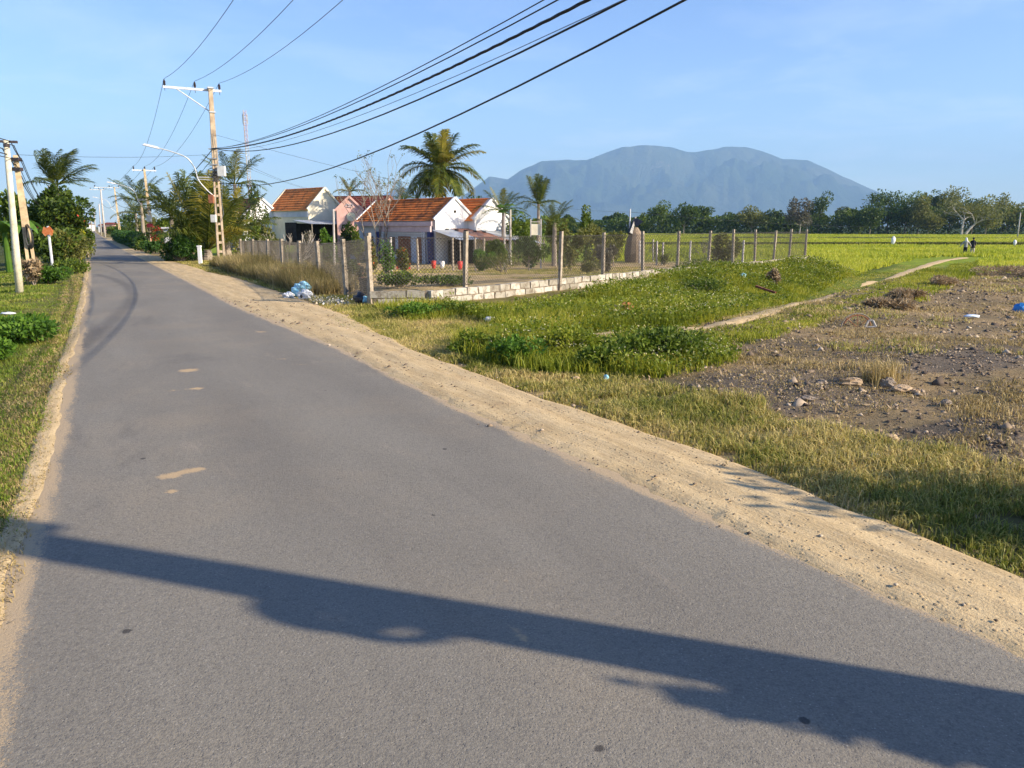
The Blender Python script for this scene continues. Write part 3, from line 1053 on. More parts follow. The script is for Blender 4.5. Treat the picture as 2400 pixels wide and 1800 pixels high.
# farther poles
def far_pole(u, vb, vt, y, label, zb=None, arm=None, lamp=True, round_=False, ps=1.0):
    b = aty(u[0], vb, y)
    b[2] = float(H(b[0], b[1])) if zb is None else zb
    tp = aty(u[1], vt, y)
    if round_:
        t = thing("utility_pole", label, "utility pole", b, "concrete poles along the road")
        obj("shaft", MB().tube([b - UP * .2, tp], [.17, .11], 8), M['concrete_far'], t, True)
    else:
        t = lattice_pole("utility_pole", label, b, tp, "concrete poles along the road", ND, w0=.30, w1=.14, th=.13, mat='concrete_gold')[0]
    tops = None
    if arm:
        tops = crossarm(t, tp - UP * .1, ND3, arm[0], arm[1], arm[2], arm[3])
    if lamp:
        street_lamp(t, b + (tp - b) * .62 + np.array([0, -.1, 0]), -ND3, sc_=1.05)
    return t, b, tp, tops


t2, b2, p2, ins2 = far_pole((359, 338), 581, 396, 62, "golden concrete ladder pole with street lamp beside the clipped hedge", arm=(-.85, .85, (-.75, .05, .75), False))
obj("meter_box", MB().box(b2 + np.array([0, -.2, 2.3]), (.34, .22, .5)), M['meter'], t2)
obj("junction_box", MB().box(b2 + np.array([0, -.22, 1.75]), (.4, .2, .3)), M['signred'], t2)
t3, b3, p3, ins3 = far_pole((282, 268), 552, 438, 105, "third concrete pole along the road with white crossarm and lamp", arm=(-2.4, .6, (-2.3, -.6, .5), False))
t4, b4, p4, ins4 = far_pole((246, 236), 556, 443, 130, "pale round concrete pole near the end of the road", arm=(-1.6, .5, (-1.5, -.3, .4), False), lamp=False, round_=True)
far_tops = []
for i, (u, vb, vt, y, lab) in enumerate([((238, 232), 556, 478, 165, "slim pale pole behind the round concrete pole at the road end"), ((225, 220), 557, 488, 200, "very distant slim pole second from the end of the road"), ((217, 213), 557, 497, 240, "most distant slim pole at the vanishing end of the road")]):
    t_, b_f, p_f, _ = far_pole(u, vb, vt, y, lab, lamp=False, round_=True, zb=0)
    far_tops.append(p_f)

# cables
def cable(label, p0, p1, sag, rad=.008, mat='cable', group="overhead lines", name="power_line", seg=22, twist=0):
    p0 = np.asarray(p0, float)
    p1 = np.asarray(p1, float)
    k = np.linspace(0, 1, seg)
    P = p0 + (p1 - p0) * k[:, None]
    P[:, 2] -= 4 * sag * k * (1 - k)
    rad = rad * .87
    mb = MB()
    if twist:
        d = (p1 - p0)[:2]
        d /= np.linalg.norm(d)
        sd_ = np.array([-d[1], d[0], 0])
        for q_ in range(3):
            ph = q_ * 2.094
            L = np.linalg.norm(p1 - p0)
            kk_ = np.linspace(0, 1, seg * 3)
            PP = p0 + (p1 - p0) * kk_[:, None]
            PP[:, 2] -= 4 * sag * kk_ * (1 - kk_)
            an = kk_ * L * 5 + ph
            PP = PP + sd_ * (np.cos(an) * twist)[:, None] + UP * (np.sin(an) * twist)[:, None]
            mb.tube(PP, rad, 5)
    else:
        mb.tube(P, rad, 5)
    return solo(name, mb, M[mat], label, "cable", group, origin=tuple(p0))


LA, CA, RA = "left", "middle", "right"
for i, nm in enumerate(("leftmost", "middle", "rightmost")):
    cable(f"{nm} of three high wires from the crossarm to the top edge", insA[i], insB[i], 1.05, .009)
    cable(f"{nm} of three high wires from the tall pole to the golden pole", insA[i], ins2[i], .75, .010)
    cable(f"{nm} of three high wires beyond the golden pole", ins2[i], ins3[i], .9, .012)
    cable(f"{nm} of three high wires near the end of the road", ins3[i], ins4[i], .5, .013)
A5 = np.array([-12.86, 34.38, 4.97])
Bat = lambda z_, o=0: np.array([Bb[0] + ND[0] * o, Bb[1] + ND[1] * o, z_])
def sagfor(zA, zm, zB):
    return (zA + zB) / 2 - zm
cable("thick twisted black cable bundle sweeping from the tall pole overhead", A5, Bat(4.62), sagfor(4.97, 4.056, 4.62), .0135, twist=.011, seg=60)
cable("black cable just above the thick twisted bundle overhead", A5 + UP * .02 - ND3 * .05, Bat(4.74, -.08), sagfor(4.97, 4.16, 4.74), .011)
cable("uppermost thin black cable of the sweeping overhead group", A5 + UP * .0 - ND3 * .08, Bat(4.80, -.14), sagfor(4.97, 4.21, 4.80), .009)
cable("thin grey cable just below the thick twisted bundle overhead", A5 - UP * .1 + ND3 * .05, Bat(4.42, .08), sagfor(4.87, 3.96, 4.42), .006, 'cablegrey')
cable("second thick black cable below the twisted bundle overhead", A5 + UP * .01 + ND3 * .06, Bat(4.72, .12), sagfor(4.98, 3.806, 4.72), .016)
cable("lowest long black cable passing in front of the tall coconut palm", np.array([-12.7, 34.4, 3.52]), Bat(4.676), sagfor(3.52, 3.071, 4.676), .015)
cable("thick cable sagging from the tall pole to the golden pole", A5, b2 + (p2 - b2) * .72, .75, .022)
cable("thin cable sagging below the thick one toward the golden pole", A5 - UP * .35, b2 + (p2 - b2) * .70, .9, .012)
cable("thick cable from the golden pole to the third pole", b2 + (p2 - b2) * .72, b3 + (p3 - b3) * .70, .9, .025)
cable("thick cable from the third pole to the pale round pole", b3 + (p3 - b3) * .70, b4 + (p4 - b4) * .70, .7, .025)
cable("wire from the pale round pole to the slim pole behind it", p4, far_tops[0], .4, .016)
cable("wire between the two slim poles near the road end", far_tops[0], far_tops[1], .5, .016)
cable("wire reaching the most distant slim pole", far_tops[1], far_tops[2], .5, .018)

# left hand poles
lb = hit(46, 684)
lt = aty(14, 328, lb[1])
tL = thing("utility_pole", "cream round pole pasted with faded posters at the left edge", "utility pole", lb, "poles on the left verge")
obj("shaft", MB().tube([lb - UP * .1, lb + (lt - lb) * .3, lb + (lt - lb) * .6, lt], [.095, .087, .076, .064], 14), M['cream_pole'], tL, True)
for k0, k1, mt in ((.30, .345, 'poster'), (.24, .275, 'poster'), (.365, .385, 'poster'), (.18, .21, 'poster')):
    obj("poster", MB().tube([lb + (lt - lb) * k0, lb + (lt - lb) * k1], [.0925 - .024 * k0] * 2, 14, False), M[mt], tL, True)
obj("clamp_band", MB().tube([lb + (lt - lb) * .955, lb + (lt - lb) * .975], .076, 12), M['insul'], tL)
obj("bracket", MB().box(lt - UP * .04, (.5, .05, .06), [ND3, RD3, UP]), M['insul'], tL)
l2b = hit(80, 662)
l2t = aty(36, 364, l2b[1])
tL2, _, _, _, _ = lattice_pole("utility_pole", "leaning weathered ladder pole behind the cream postered pole", l2b, l2t, "poles on the left verge", ND, w0=.27, w1=.125, th=.12, ladder=.36, mat='concrete_gold')
for dz in (.12, .4):
    obj("clamp_band", MB().box(l2t - UP * dz, (.245, .2, .10)), M['insul'], tL2)
mb = MB()
for i in range(4):
    cc = l2b + (l2t - l2b) * .38 + np.array([.12, -.14, 0])
    mb.tube([cc + np.array([.10 * math.cos(z_), 0.02 * i, .32 * math.sin(z_) - .03 * i]) for z_ in np.linspace(0, 6.28, 14)], .016, 4)
obj("cable_coil", mb, M['cable'], tL2)
l3b = st(66, -2.0)
l3b[2] = float(H(l3b[0], l3b[1]))
l3t = l3b + UP * 4.6
tL3 = thing("utility_pole", "concrete pole mostly hidden behind the flowering tree on the left", "utility pole", l3b, "poles on the left verge")
obj("shaft", MB().tube([l3b - UP * .1, l3t], [.14, .10], 8), M['concrete_far'], tL3, True)
l0b = st(-2, -7.5)
tL0 = thing("utility_pole", "concrete pole on the left verge just outside the view", "utility pole", (l0b[0], l0b[1], -.3), "poles on the left verge")
obj("shaft", MB().tube([l0b - UP * .5, l0b + UP * 5.2], [.16, .11], 10), M['concrete_far'], tL0, True)
for i, (dz, dn, rad) in enumerate([(0, .1, .014), (-.1, .16, .012), (-.18, -.1, .016), (-.32, 0, .016), (-.42, .08, .011)]):
    nm = ("uppermost", "second", "third", "fourth", "lowest")[i]
    cable(f"{nm} cable running from the postered pole out of the left edge", lt + UP * (dz - .03) + ND3 * dn, l0b + UP * (5.0 + dz * 1.4) + ND3 * dn, .35, rad, group="left verge cables")
    cable(f"{nm} cable between the postered pole and the leaning ladder pole", lt + UP * (dz - .03) + ND3 * dn, l2t + UP * (dz * .8 - .05) + ND3 * dn, .05, rad, group="left verge cables", seg=8)
    cable(f"{nm} cable from the leaning pole into the flowering tree", l2t + UP * (dz * .8 - .05) + ND3 * dn, l3t + UP * (-.15 + dz) + ND3 * dn, 1.15, rad, group="left verge cables")
cable("thin wire crossing high over the road from the leaning pole", l2t + UP * .02, np.array([-12.9, 34.45, 4.75]), .10, .006, group="service wires")
# service wires to the right
hutp = aty(1477, 497, 62)
farp = aty(2392, 499, 190)
cable("thin wire from the tall pole to the white pole at the hut", np.array([-12.75, 34.4, 5.55]), hutp, .75, .007, group="service wires")
cable("long thin wire across the rice field to the far right pole", hutp, farp, 2.1, .014, group="service wires", seg=40)
cable("thin wire from the tall pole to the cream gabled house", np.array([-12.75, 34.4, 4.95]), aty(748, 446, 74), .3, .008, group="service wires")
cable("faint wire from the tall pole to the pink gabled house", np.array([-12.75, 34.4, 4.75]), aty(818, 462, 62), .35, .006, group="service wires")
fb = farp.copy()
fb[2] = float(H(fb[0], fb[1]))
tF = thing("utility_pole", "slim pole standing alone by the dark trees at far right", "utility pole", fb)
obj("shaft", MB().tube([fb - UP * .2, farp + UP * .1], [.16, .11], 8), M['concrete_far'], tF, True)

# ------------------------------------------------------------------ block wall and fences
WTOP = .33
wall = thing("block_wall", "low limewashed concrete block wall carrying the chain link fence", "wall", (P1[0], P1[1], 0))
WL3 = np.array([WD[0], WD[1], 0])
PERP = np.array([WD[1], -WD[0], 0])
wall_len = np.linalg.norm(P2 - P1)
N = NT('limewashed_block_varied')
v_ = N.objc()
rnd_ = N.n("ShaderNodeObjectInfo").outputs['Random']
c = N.mix(rnd_, (.30, .27, .21), (.58, .53, .44))
gr_ = N.noise(6, 6, .7, N.n("ShaderNodeVectorMath", {0: v_, 1: N.n("ShaderNodeCombineXYZ", {0: N.math('MULTIPLY', rnd_, 40.0)}).outputs[0]}, operation='ADD').outputs[0], .4)
c = N.mix(N.math('MULTIPLY', N.sstep(gr_, .42, .66), .8), c, (.14, .11, .075))
N.bsdf(c, .93, N.noise(40, 4, .7, v_), .8, .012, spec=.1)
M['block'] = N.m
blockmeshes = []
for i in range(6):
    mb = MB().box((0, 0, 0), (.372, .15, .150), None, 1, .012)
    me = bpy.data.meshes.new("block")
    me.from_pydata(mb.v, [], mb.f)
    me.materials.append(M['block'])
    blockmeshes.append(me)
def lay(p0, d, L, rows, root):
    ang = math.atan2(d[1], d[0])
    for r_ in range(rows):
        x_ = -.0 + (r_ % 2) * .2
        n_ = int(L / .4)
        for i in range(n_):
            sx = i * .4 + .2 + (r_ % 2) * .19 - .09
            if sx < .1 or sx > L - .1:
                continue
            o = bpy.data.objects.new("block", RN.choice(blockmeshes))
            COL.objects.link(o)
            o.parent = root
            dz = .02 * noise2(np.array(sx * .5), np.array(0.), 77)
            pp = np.array([p0[0], p0[1], 0]) + np.array([d[0], d[1], 0]) * sx
            o.location = (pp[0] - WL(root)[0] + RN.uniform(-.008, .008), pp[1] - WL(root)[1] + RN.uniform(-.008, .008), WTOP - .085 - r_ * .17 + RN.uniform(-.006, .004) + float(dz))
            o.rotation_euler = (RN.uniform(-.02, .02), RN.uniform(-.02, .02), ang + RN.uniform(-.02, .02) + (math.pi if RN.random() < .5 else 0))
lay(P1, WD, wall_len, 3, wall)
d01 = (P1 - P0) / np.linalg.norm(P1 - P0)
lay(P0, d01, np.linalg.norm(P1 - P0), 3, wall)
mb = MB().box((*(P1 + WD * wall_len / 2), WTOP / 2 - .2), (wall_len, .118, WTOP + .36), [WL3, PERP, UP])
mb.box((*((P0 + P1) / 2), WTOP / 2 - .2), (np.linalg.norm(P1 - P0), .118, WTOP + .36), [np.array([*d01, 0]), np.array([-d01[1], d01[0], 0]), UP])
obj("mortar_core", mb, M['mortar'], wall)


def ray_line(u, p, d):
    a = ray(u, 600)[:2]
    A_ = np.array([[a[0], -d[0]], [a[1], -d[1]]])
    kq = np.linalg.solve(A_, p)
    return p + d * kq[1]


def post_mesh(root, p, zb, zt, wdt=.11, mat='post'):
    mb = MB()
    lean = (RN.uniform(-.06, .06), RN.uniform(-.06, .06))
    n_ = 5
    rows = []
    for i in range(n_):
        kq = i / (n_ - 1)
        c_p = np.array([p[0] + lean[0] * kq, p[1] + lean[1] * kq, zb + (zt - zb) * kq])
        ww = wdt / 2 * (1 + RN.uniform(-.08, .08))
        rows.append([c_p + WL3 * sx * ww + PERP * sy * ww for sx, sy in ((-1, -1), (1, -1), (1, 1), (-1, 1))])
    V = [q_ for r_ in rows for q_ in r_]
    Fs = [(3, 2, 1, 0), tuple((n_ - 1) * 4 + i for i in range(4))]
    for i in range(n_ - 1):
        for j in range(4):
            j2 = (j + 1) % 4
            Fs.append((i * 4 + j, i * 4 + j2, (i + 1) * 4 + j2, (i + 1) * 4 + j))
    mb.add(V, Fs)
    return obj("post", mb, M[mat], root)


def link_panel(root, p, q_, z0p, z1p, z0q, z1q, pitch=.10, rad=.0048):
    p = np.asarray(p, float)[:2]
    q_ = np.asarray(q_, float)[:2]
    L = np.linalg.norm(q_ - p)
    d = (q_ - p) / L
    hgt_ = z1p - z0p
    mb = MB()
    def pt(x_, z_):
        kq = x_ / L
        zz = (z0p + (z0q - z0p) * kq) + ((z1p - z0p) * (1 - kq) + (z1q - z0q) * kq) * (z_ / hgt_)
        bow = .02 * math.sin(x_ * 3 + z_ * 2)
        return np.array([p[0] + d[0] * x_ - d[1] * bow, p[1] + d[1] * x_ + d[0] * bow, zz])
    x_ = -hgt_
    while x_ < L:
        for sg in (0, 1):
            a0, a1 = max(x_, 0), min(x_ + hgt_, L)
            if a1 - a0 < .02:
                continue
            if sg == 0:
                mb.tube([pt(a0, a0 - x_), pt((a0 + a1) / 2, (a0 + a1) / 2 - x_), pt(a1, a1 - x_)], rad, 3, False)
            else:
                mb.tube([pt(a0, hgt_ - (a0 - x_)), pt((a0 + a1) / 2, hgt_ - ((a0 + a1) / 2 - x_)), pt(a1, hgt_ - (a1 - x_))], rad, 3, False)
        x_ += pitch
    for zf in (.02, .98):
        mb.tube([pt(0, hgt_ * zf), pt(L / 2, hgt_ * (zf - .01)), pt(L, hgt_ * zf)], rad * 1.3, 3, False)
    return obj("chain_link_panel", mb, M['link'], root)


ff = thing("field_fence", "chain link fence on concrete posts above the limewashed block wall", "fence", (P1[0], P1[1], WTOP))
pu = [1098, 1305, 1423, 1517, 1597, 1668, 1726, 1777, 1820, 1856, 1893]
pp_ = [P0.copy()] + [ray_line(u, P1, WD) for u in pu]
zt_ = [1.56] * len(pp_)
for i, p in enumerate(pp_):
    back = -PERP[:2] * .13
    post_mesh(ff, p + (back if i not in (2,) else PERP[:2] * .10), -.1, 1.56 + RN.uniform(-.04, .03), .085 if i < 3 else .08)
for i in range(len(pp_) - 1):
    back = -PERP[:2] * .05
    link_panel(ff, pp_[i] + back, pp_[i + 1] + back, .36, 1.47, .36, 1.47, .085 if i < 3 else .11)

# roadside fence
rf = thing("roadside_fence", "weathered post and chain link fence facing the road", "fence", (P0[0], P0[1], 0))
rline0 = P0
rline1 = st(37, 6.35)[:2]
rdv = (rline1 - rline0) / np.linalg.norm(rline1 - rline0)
ru = [809, 748, 700, 662, 627, 592, 566]
rp = [P0.copy()] + [ray_line(u, rline0, rdv) for u in ru]
rz = [1.52, 1.40, 1.30, 1.26, 1.28, 1.22, 1.16, 1.10]
for i, p in enumerate(rp[1:], 1):
    post_mesh(rf, p, float(H(*p)) - .3, rz[i], .09)
for i in range(len(rp) - 1):
    link_panel(rf, rp[i], rp[i + 1], .05, rz[i] - .06, .0, rz[i + 1] - .06, .085)
post_mesh(rf, P0 + np.array([-.05, -.02]), -.2, 1.50, .10)

# fence on the far side of the yard
bf = thing("yard_fence", "thin pole fence at the back of the yard beside the rice", "fence", hit(1640, 590))
bl = [aty(u, v, y) for u, v, y in ((1540, 585, 58), (1553, 585, 58), (1617, 590, 52), (1742, 585, 50), (1500, 580, 60), (1532, 578, 64))]
for q_ in bl:
    zb = float(H(q_[0], q_[1]))
    post_mesh(bf, q_[:2], zb - .1, zb + 1.75 + RN.uniform(-.1, .1), .10, 'concrete_far')
for i, j in ((4, 5), (5, 0), (0, 1), (1, 2), (2, 3)):
    za, zb = float(H(*bl[i][:2])), float(H(*bl[j][:2]))
    link_panel(bf, bl[i], bl[j], za + .1, za + 1.6, zb + .1, zb + 1.6, .3, .004)
for i, (u, v0, v1, y) in enumerate(((979, 615, 560, 36), (1062, 612, 556, 40), (1115, 610, 556, 42), (1134, 604, 557, 42), (783, 612, 490, 40), (917, 612, 556, 34), (1182, 560, 500, 48))):
    p = aty(u, v0, y)
    zb = float(H(p[0], p[1]))
    tp = aty(u + RN.uniform(-2, 2), v1, y)
    lab = ["slim yard post in front of the doors of the tiled house", "golden yard post left of the rusty lean-to", "short yard post under the rusty lean-to", "bent yard post at the right end of the lean-to", "tall thin grey pole by the cream house lean-to", "slim grey yard post before the blue column", "tall grey pole in front of the second white gable"][i]
    solo("yard_post", MB().tube([np.array([p[0], p[1], zb - .1]), (np.array([p[0], p[1], zb]) + tp) / 2 + np.array([RN.uniform(-.02, .02), 0, 0]), tp], [.06, .055, .05], 7), M['post'] if i not in (4, 5, 6) else M['concrete_far'], lab, "post", "yard posts")

# low brick wall inside the yard
bw0 = np.array([-6.6, 22.6])
bwd = np.array([.93, -.37])
bw = thing("brick_wall", "ruined dark red brick wall behind the roadside fence", "wall", (*bw0, float(H(*bw0))))
brm = []
for i in range(5):
    mb = MB().box((0, 0, 0), (.205, .10, .062), None, 1, .004)
    me = bpy.data.meshes.new("brick")
    me.from_pydata(mb.v, [], mb.f)
    me.materials.append(M['brick'])
    brm.append(me)
for r_ in range(9):
    for i in range(12):
        if r_ > 6 and (i < 5 or RN.random() < .35):
            continue
        o = bpy.data.objects.new("brick", RN.choice(brm))
        COL.objects.link(o)
        o.parent = bw
        x_ = i * .218 + (r_ % 2) * .109
        o.location = (bwd[0] * x_, bwd[1] * x_, .05 + r_ * .073)
        o.rotation_euler = (0, 0, math.atan2(bwd[1], bwd[0]) + RN.uniform(-.03, .03))
obj("mortar_core", MB().box(np.array([*(bw0 + bwd * 1.3), float(H(*bw0)) + .24]), (2.5, .07, .5), [np.array([*bwd, 0]), np.array([-bwd[1], bwd[0], 0]), UP]), M['mortar'], bw)

# ------------------------------------------------------------------ houses
def tile_slope(O, e1, dn, L, Ld, up):
    nu = max(8, int(L / .06))
    rows = max(5, int(Ld / .30))
    ul = np.linspace(0, L, nu)
    P = []
    for r_ in range(rows):
        for fr, lift in ((0, .0), (.96, .05), (.999, .05)):
            vv = (r_ + fr) * Ld / rows
            hh_ = lift + .028 * np.abs(np.sin(math.pi * ul / .21))
            P.append(O + np.outer(ul, e1) + dn * vv + np.outer(hh_, up))
    P = np.array(P)
    return P


def house(name, label, apex, hd, L, W, rise, wallh, mats, over=.18, front_over=.35, gable_over=.12, trim='plaster_white', group=None):
    """apex = ridge end over the visible gable; hd = horizontal ridge direction going away; W = width"""
    e1 = np.array([hd[0], hd[1], 0.])
    e1 /= np.linalg.norm(e1)
    e2 = np.array([e1[1], -e1[0], 0.])          # to the right of the ridge
    apex = np.asarray(apex, float)
    ze = apex[2] - rise
    zf = ze - wallh
    O = np.array([apex[0], apex[1], zf])
    t = thing(name, label, "house", O, group)
    pt = lambda a, b, z_: O + e1 * a + e2 * b + UP * z_
    hw = W / 2
    mb = MB()
    V = [pt(0, -hw, 0), pt(0, hw, 0), pt(0, hw, wallh), pt(0, 0, wallh + rise - .03), pt(0, -hw, wallh)]
    V += [pt(L, -hw, 0), pt(L, hw, 0), pt(L, hw, wallh), pt(L, 0, wallh + rise - .03), pt(L, -hw, wallh)]
    mb.add(V, [(0, 1, 2, 3, 4), (9, 8, 7, 6, 5), (1, 6, 7, 2), (5, 0, 4, 9), (2, 7, 8, 3), (8, 9, 4, 3)])
    wl_ = obj("wall", mb, M[mats['wall']], t)
    # roof
    for sgn in (-1, 1):
        dn = e2 * sgn * hw - UP * rise
        Ld = np.linalg.norm(dn)
        dn = dn / Ld
        up = np.cross(e1, dn) * (1 if sgn > 0 else -1)
        if up[2] < 0:
            up = -up
        ext = front_over if sgn < 0 else over
        P = tile_slope(pt(-gable_over * .3, 0, wallh + rise) + up * .03, e1, dn, L + gable_over * .6, Ld + ext, up)
        if sgn > 0:
            P = P[:, ::-1]
        obj("roof_slope", MB().grid(P), M[mats['roof']], t)
    mb = MB().tube([pt(-.05, 0, wallh + rise + .06), pt(L + .05, 0, wallh + rise + .06)], .085, 8)
    obj("ridge_cap", mb, M[mats.get('ridge', mats['roof'])], t)
    # gable trim (parapet strips)
    for a in (-.06, L + .06):
        mb = MB()
        for sgn in (-1, 1):
            p0_ = pt(a, 0, wallh + rise + .10)
            p1_ = pt(a, sgn * (hw + (front_over if sgn < 0 else over) * .5), wallh + .10 - rise / hw * (front_over if sgn < 0 else over) * .5)
            d = p1_ - p0_
            Lr = np.linalg.norm(d)
            d /= Lr
            mb.box((p0_ + p1_) / 2, (Lr, .16, .17), [d, e1, np.cross(d, e1)])
        obj("gable_trim", mb, M[trim], t)
    return t, pt, e1, e2


HD = np.array([-.663, .748])
apex1 = at(1065, 466, 3.77)
h1, pt, e1, e2 = house("tiled_house", "white gabled house with mossy orange tiled roof and blue porch columns", apex1, HD, 11.2, 3.7, 1.5, 3.4, {'wall': 'plaster_blue', 'roof': 'tile_old'})
# white gable plaster skin
mb = MB()
V = [pt(-.03, -1.85, 0), pt(-.03, 1.85, 0), pt(-.03, 1.85, 3.4), pt(-.03, 0, 4.86), pt(-.03, -1.85, 3.4)]
mb.add(V + [v_ + e1 * .025 for v_ in V], [(0, 1, 2, 3, 4), (9, 8, 7, 6, 5), (0, 5, 6, 1), (1, 6, 7, 2), (2, 7, 8, 3), (3, 8, 9, 4), (4, 9, 5, 0)])
obj("gable_wall", mb, M['plaster_white'], h1)
obj("gable_vent", MB().tube([pt(-.035, 0, 3.95), pt(-.075, 0, 3.95)], .11, 10), M['dark'], h1)
obj("fascia", MB().box(pt(5.6, -2.22, 3.02), (11.3, .12, .34), [e1, e2, UP]), M['fascia'], h1)
obj("porch_beam", MB().box(pt(3.9, -2.1, 2.62), (7.3, .14, .44), [e1, e2, UP]), M['fascia'], h1)
obj("porch_recess", MB().box(pt(4.0, -1.86, 1.3), (7.0, .06, 2.35), [e1, e2, UP]), M['plaster_blue'], h1)  # blue-grey tone darkens the recess for the porch shade
for a, wdt in ((.35, .42), (7.6, .42)):
    obj("porch_column", MB().box(pt(a, -2.08, 1.2), (wdt, .3, 2.42), [e1, e2, UP]), M['bluecol'], h1)
for a in (1.0, 6.9):
    obj("porch_post", MB().box(pt(a, -2.2, 1.2), (.12, .1, 2.4), [e1, e2, UP]).box(pt(a + .25, -2.2, 1.2), (.08, .08, 2.4), [e1, e2, UP]), M['whitesteel'], h1)
obj("porch_rail", MB().box(pt(3.95, -2.22, 2.30), (6.1, .06, .07), [e1, e2, UP]), M['whitesteel'], h1)
for a, wdt, z0_, z1_, nm in ((1.75, .95, 0, 2.0, 'door'), (4.1, 1.6, 0, 2.05, 'door'), (5.9, .7, .7, 2.0, 'window')):
    d_ = obj(nm, MB().box(pt(a, -1.93, (z0_ + z1_) / 2), (wdt, .06, z1_ - z0_), [e1, e2, UP]), M['wood'] if nm == 'door' else M['glass'], h1)
    nb = 3 if wdt > 1 else 2
    for i in range(nb + 1):
        obj("frame", MB().box(pt(a - wdt / 2 + wdt * i / nb, -1.975, (z0_ + z1_) / 2), (.06, .03, z1_ - z0_), [e1, e2, UP]), M['rustbox'], d_)
obj("window", MB().box(pt(9.6, -1.88, 1.5), (1.4, .06, 1.0), [e1, e2, UP]), M['glass'], h1)
obj("gate_panel", MB().box(pt(10.6, -2.6, .9), (1.9, .05, 1.7), [e1, e2, UP]), M['plaster_blue'], h1)
obj("side_window", MB().box(pt(-.05, .55, 1.6), (.06, .9, 1.5), [e1, e2, UP]), M['wood'], h1)

apex2 = at(1153, 468, 3.75)
h2, pt2, f1, f2 = house("tiled_house", "second white gable with clean bright orange tiles behind the rusty lean-to", apex2, HD, 6.5, 3.6, 1.5, 3.3, {'wall': 'plaster_white', 'roof': 'tile_new'}, trim='plaster_white')
mb = MB()
d = f2 * -1.9 - UP * 1.58
Lr = np.linalg.norm(d)
d = d / Lr
mb.box(pt2(.22, 0, 4.88) + d * Lr / 2, (Lr, .34, .10), [d, f1, np.cross(d, f1)])
obj("roof_edge", mb, M['orangetrim'], h2)

# rusty lean-to
ls = thing("lean_to_shed", "open lean-to with rusty and grey corrugated sheets beside the white gables", "shed", pt(-2.2, 0, 0))
def sheet(root, p00, p01, p10, nm, mat, n=24, amp=.02):
    """corrugated sheet from p00 along p01 (corrugation across) and p10"""
    p00, p01, p10 = map(np.asarray, (p00, p01, p10))
    nrm = np.cross(p01 - p00, p10 - p00)
    nrm = nrm / np.linalg.norm(nrm)
    P = []
    for i in range(n * 4 + 1):
        kq = i / (n * 4)
        o_ = amp * math.sin(i * math.pi / 2)
        P.append([p00 + (p01 - p00) * kq + nrm * o_, p10 + (p01 - p00) * kq + nrm * o_])
    P = np.array(P)
    return obj(nm, MB().grid(P).grid(P[:, ::-1] - nrm * .012), M[mat], root)
sheet(ls, pt(-.15, -2.3, 2.55), pt(-.15, -.5, 2.62), pt(-3.6, -2.3, 1.85), "roof_sheet", 'tin', 10)
sheet(ls, pt(-.12, -.55, 2.66), pt(-.12, 1.9, 2.66), pt(-4.2, -.55, 1.80), "roof_sheet", 'rusttin', 14)
sheet(ls, pt(-.2, 1.8, 2.7), pt(-.2, 4.6, 2.62), pt(-3.9, 1.8, 1.84), "roof_sheet", 'tin', 14)
sheet(ls, pt(-.2, 4.7, 2.3), pt(-.2, 6.8, 2.0), pt(-3.2, 4.7, 1.7), "roof_sheet", 'tin', 10)
for a, b_q in ((-3.5, -2.2), (-3.5, -.4), (-4.0, 1.2), (-3.8, 2.9), (-3.6, 4.4), (-3.1, 6.6)):
    obj("post", MB().tube([pt(a, b_q, -.3), pt(a + .03, b_q, 1.8)], .06, 6), M['post'], ls)
obj("shade_panel", MB().box(pt(-.7, 1.6, .9), (.06, 5.6, 1.8), [e1, e2, UP]), M['dark'], ls)  # near-black sheet stands in for the shade under the lean-to roof
for i in range(5):
    obj("roof_brick", MB().box(pt(-.6 - .25 * i, -1.2 + .7 * i, 2.62 - .05 * i), (.26, .16, .10), [e1, e2, UP]), M['dark'], ls)

# cream house
apex3 = aty(760, 442, 74)
HD3 = np.array([-.73, .68])
h3, pt3, g1, g2 = house("cream_house", "cream gabled house with orange tiled roof behind the roadside fence", apex3, HD3, 6.7, 3.7, 1.85, 3.4, {'wall': 'plaster_cream', 'roof': 'tile_mid'}, trim='plaster_cream', front_over=.3)
obj("eave_shade", MB().box(pt3(3.35, -1.88, 2.9), (6.6, .06, .5), [g1, g2, UP]), M['plaster_blue'], h3)  # blue-grey strip paints the shade under the eave
obj("door", MB().box(pt3(3.0, -1.9, 1.1), (2.0, .08, 2.1), [g1, g2, UP]), M['dark'], h3)
l3s = thing("lean_to_shed", "dark open lean-to in front of the cream gable", "shed", pt3(-1.6, 0, 0))
sheet(l3s, pt3(-.1, -3.6, 2.35), pt3(-.1, 3.4, 2.3), pt3(-3.0, -3.6, 2.0), "roof_sheet", 'tin', 30)
for b_q in (-3.4, -1.2, 1.0, 3.2):
    obj("post", MB().tube([pt3(-2.9, b_q, -.2), pt3(-2.9, b_q, 2.0)], .05, 6), M['post'], l3s)
obj("shade_panel", MB().box(pt3(-.25, -.1, 1.05), (.06, 6.6, 2.0), [g1, g2, UP]), M['dark'], l3s)  # near-black sheet paints the shade behind the open posts

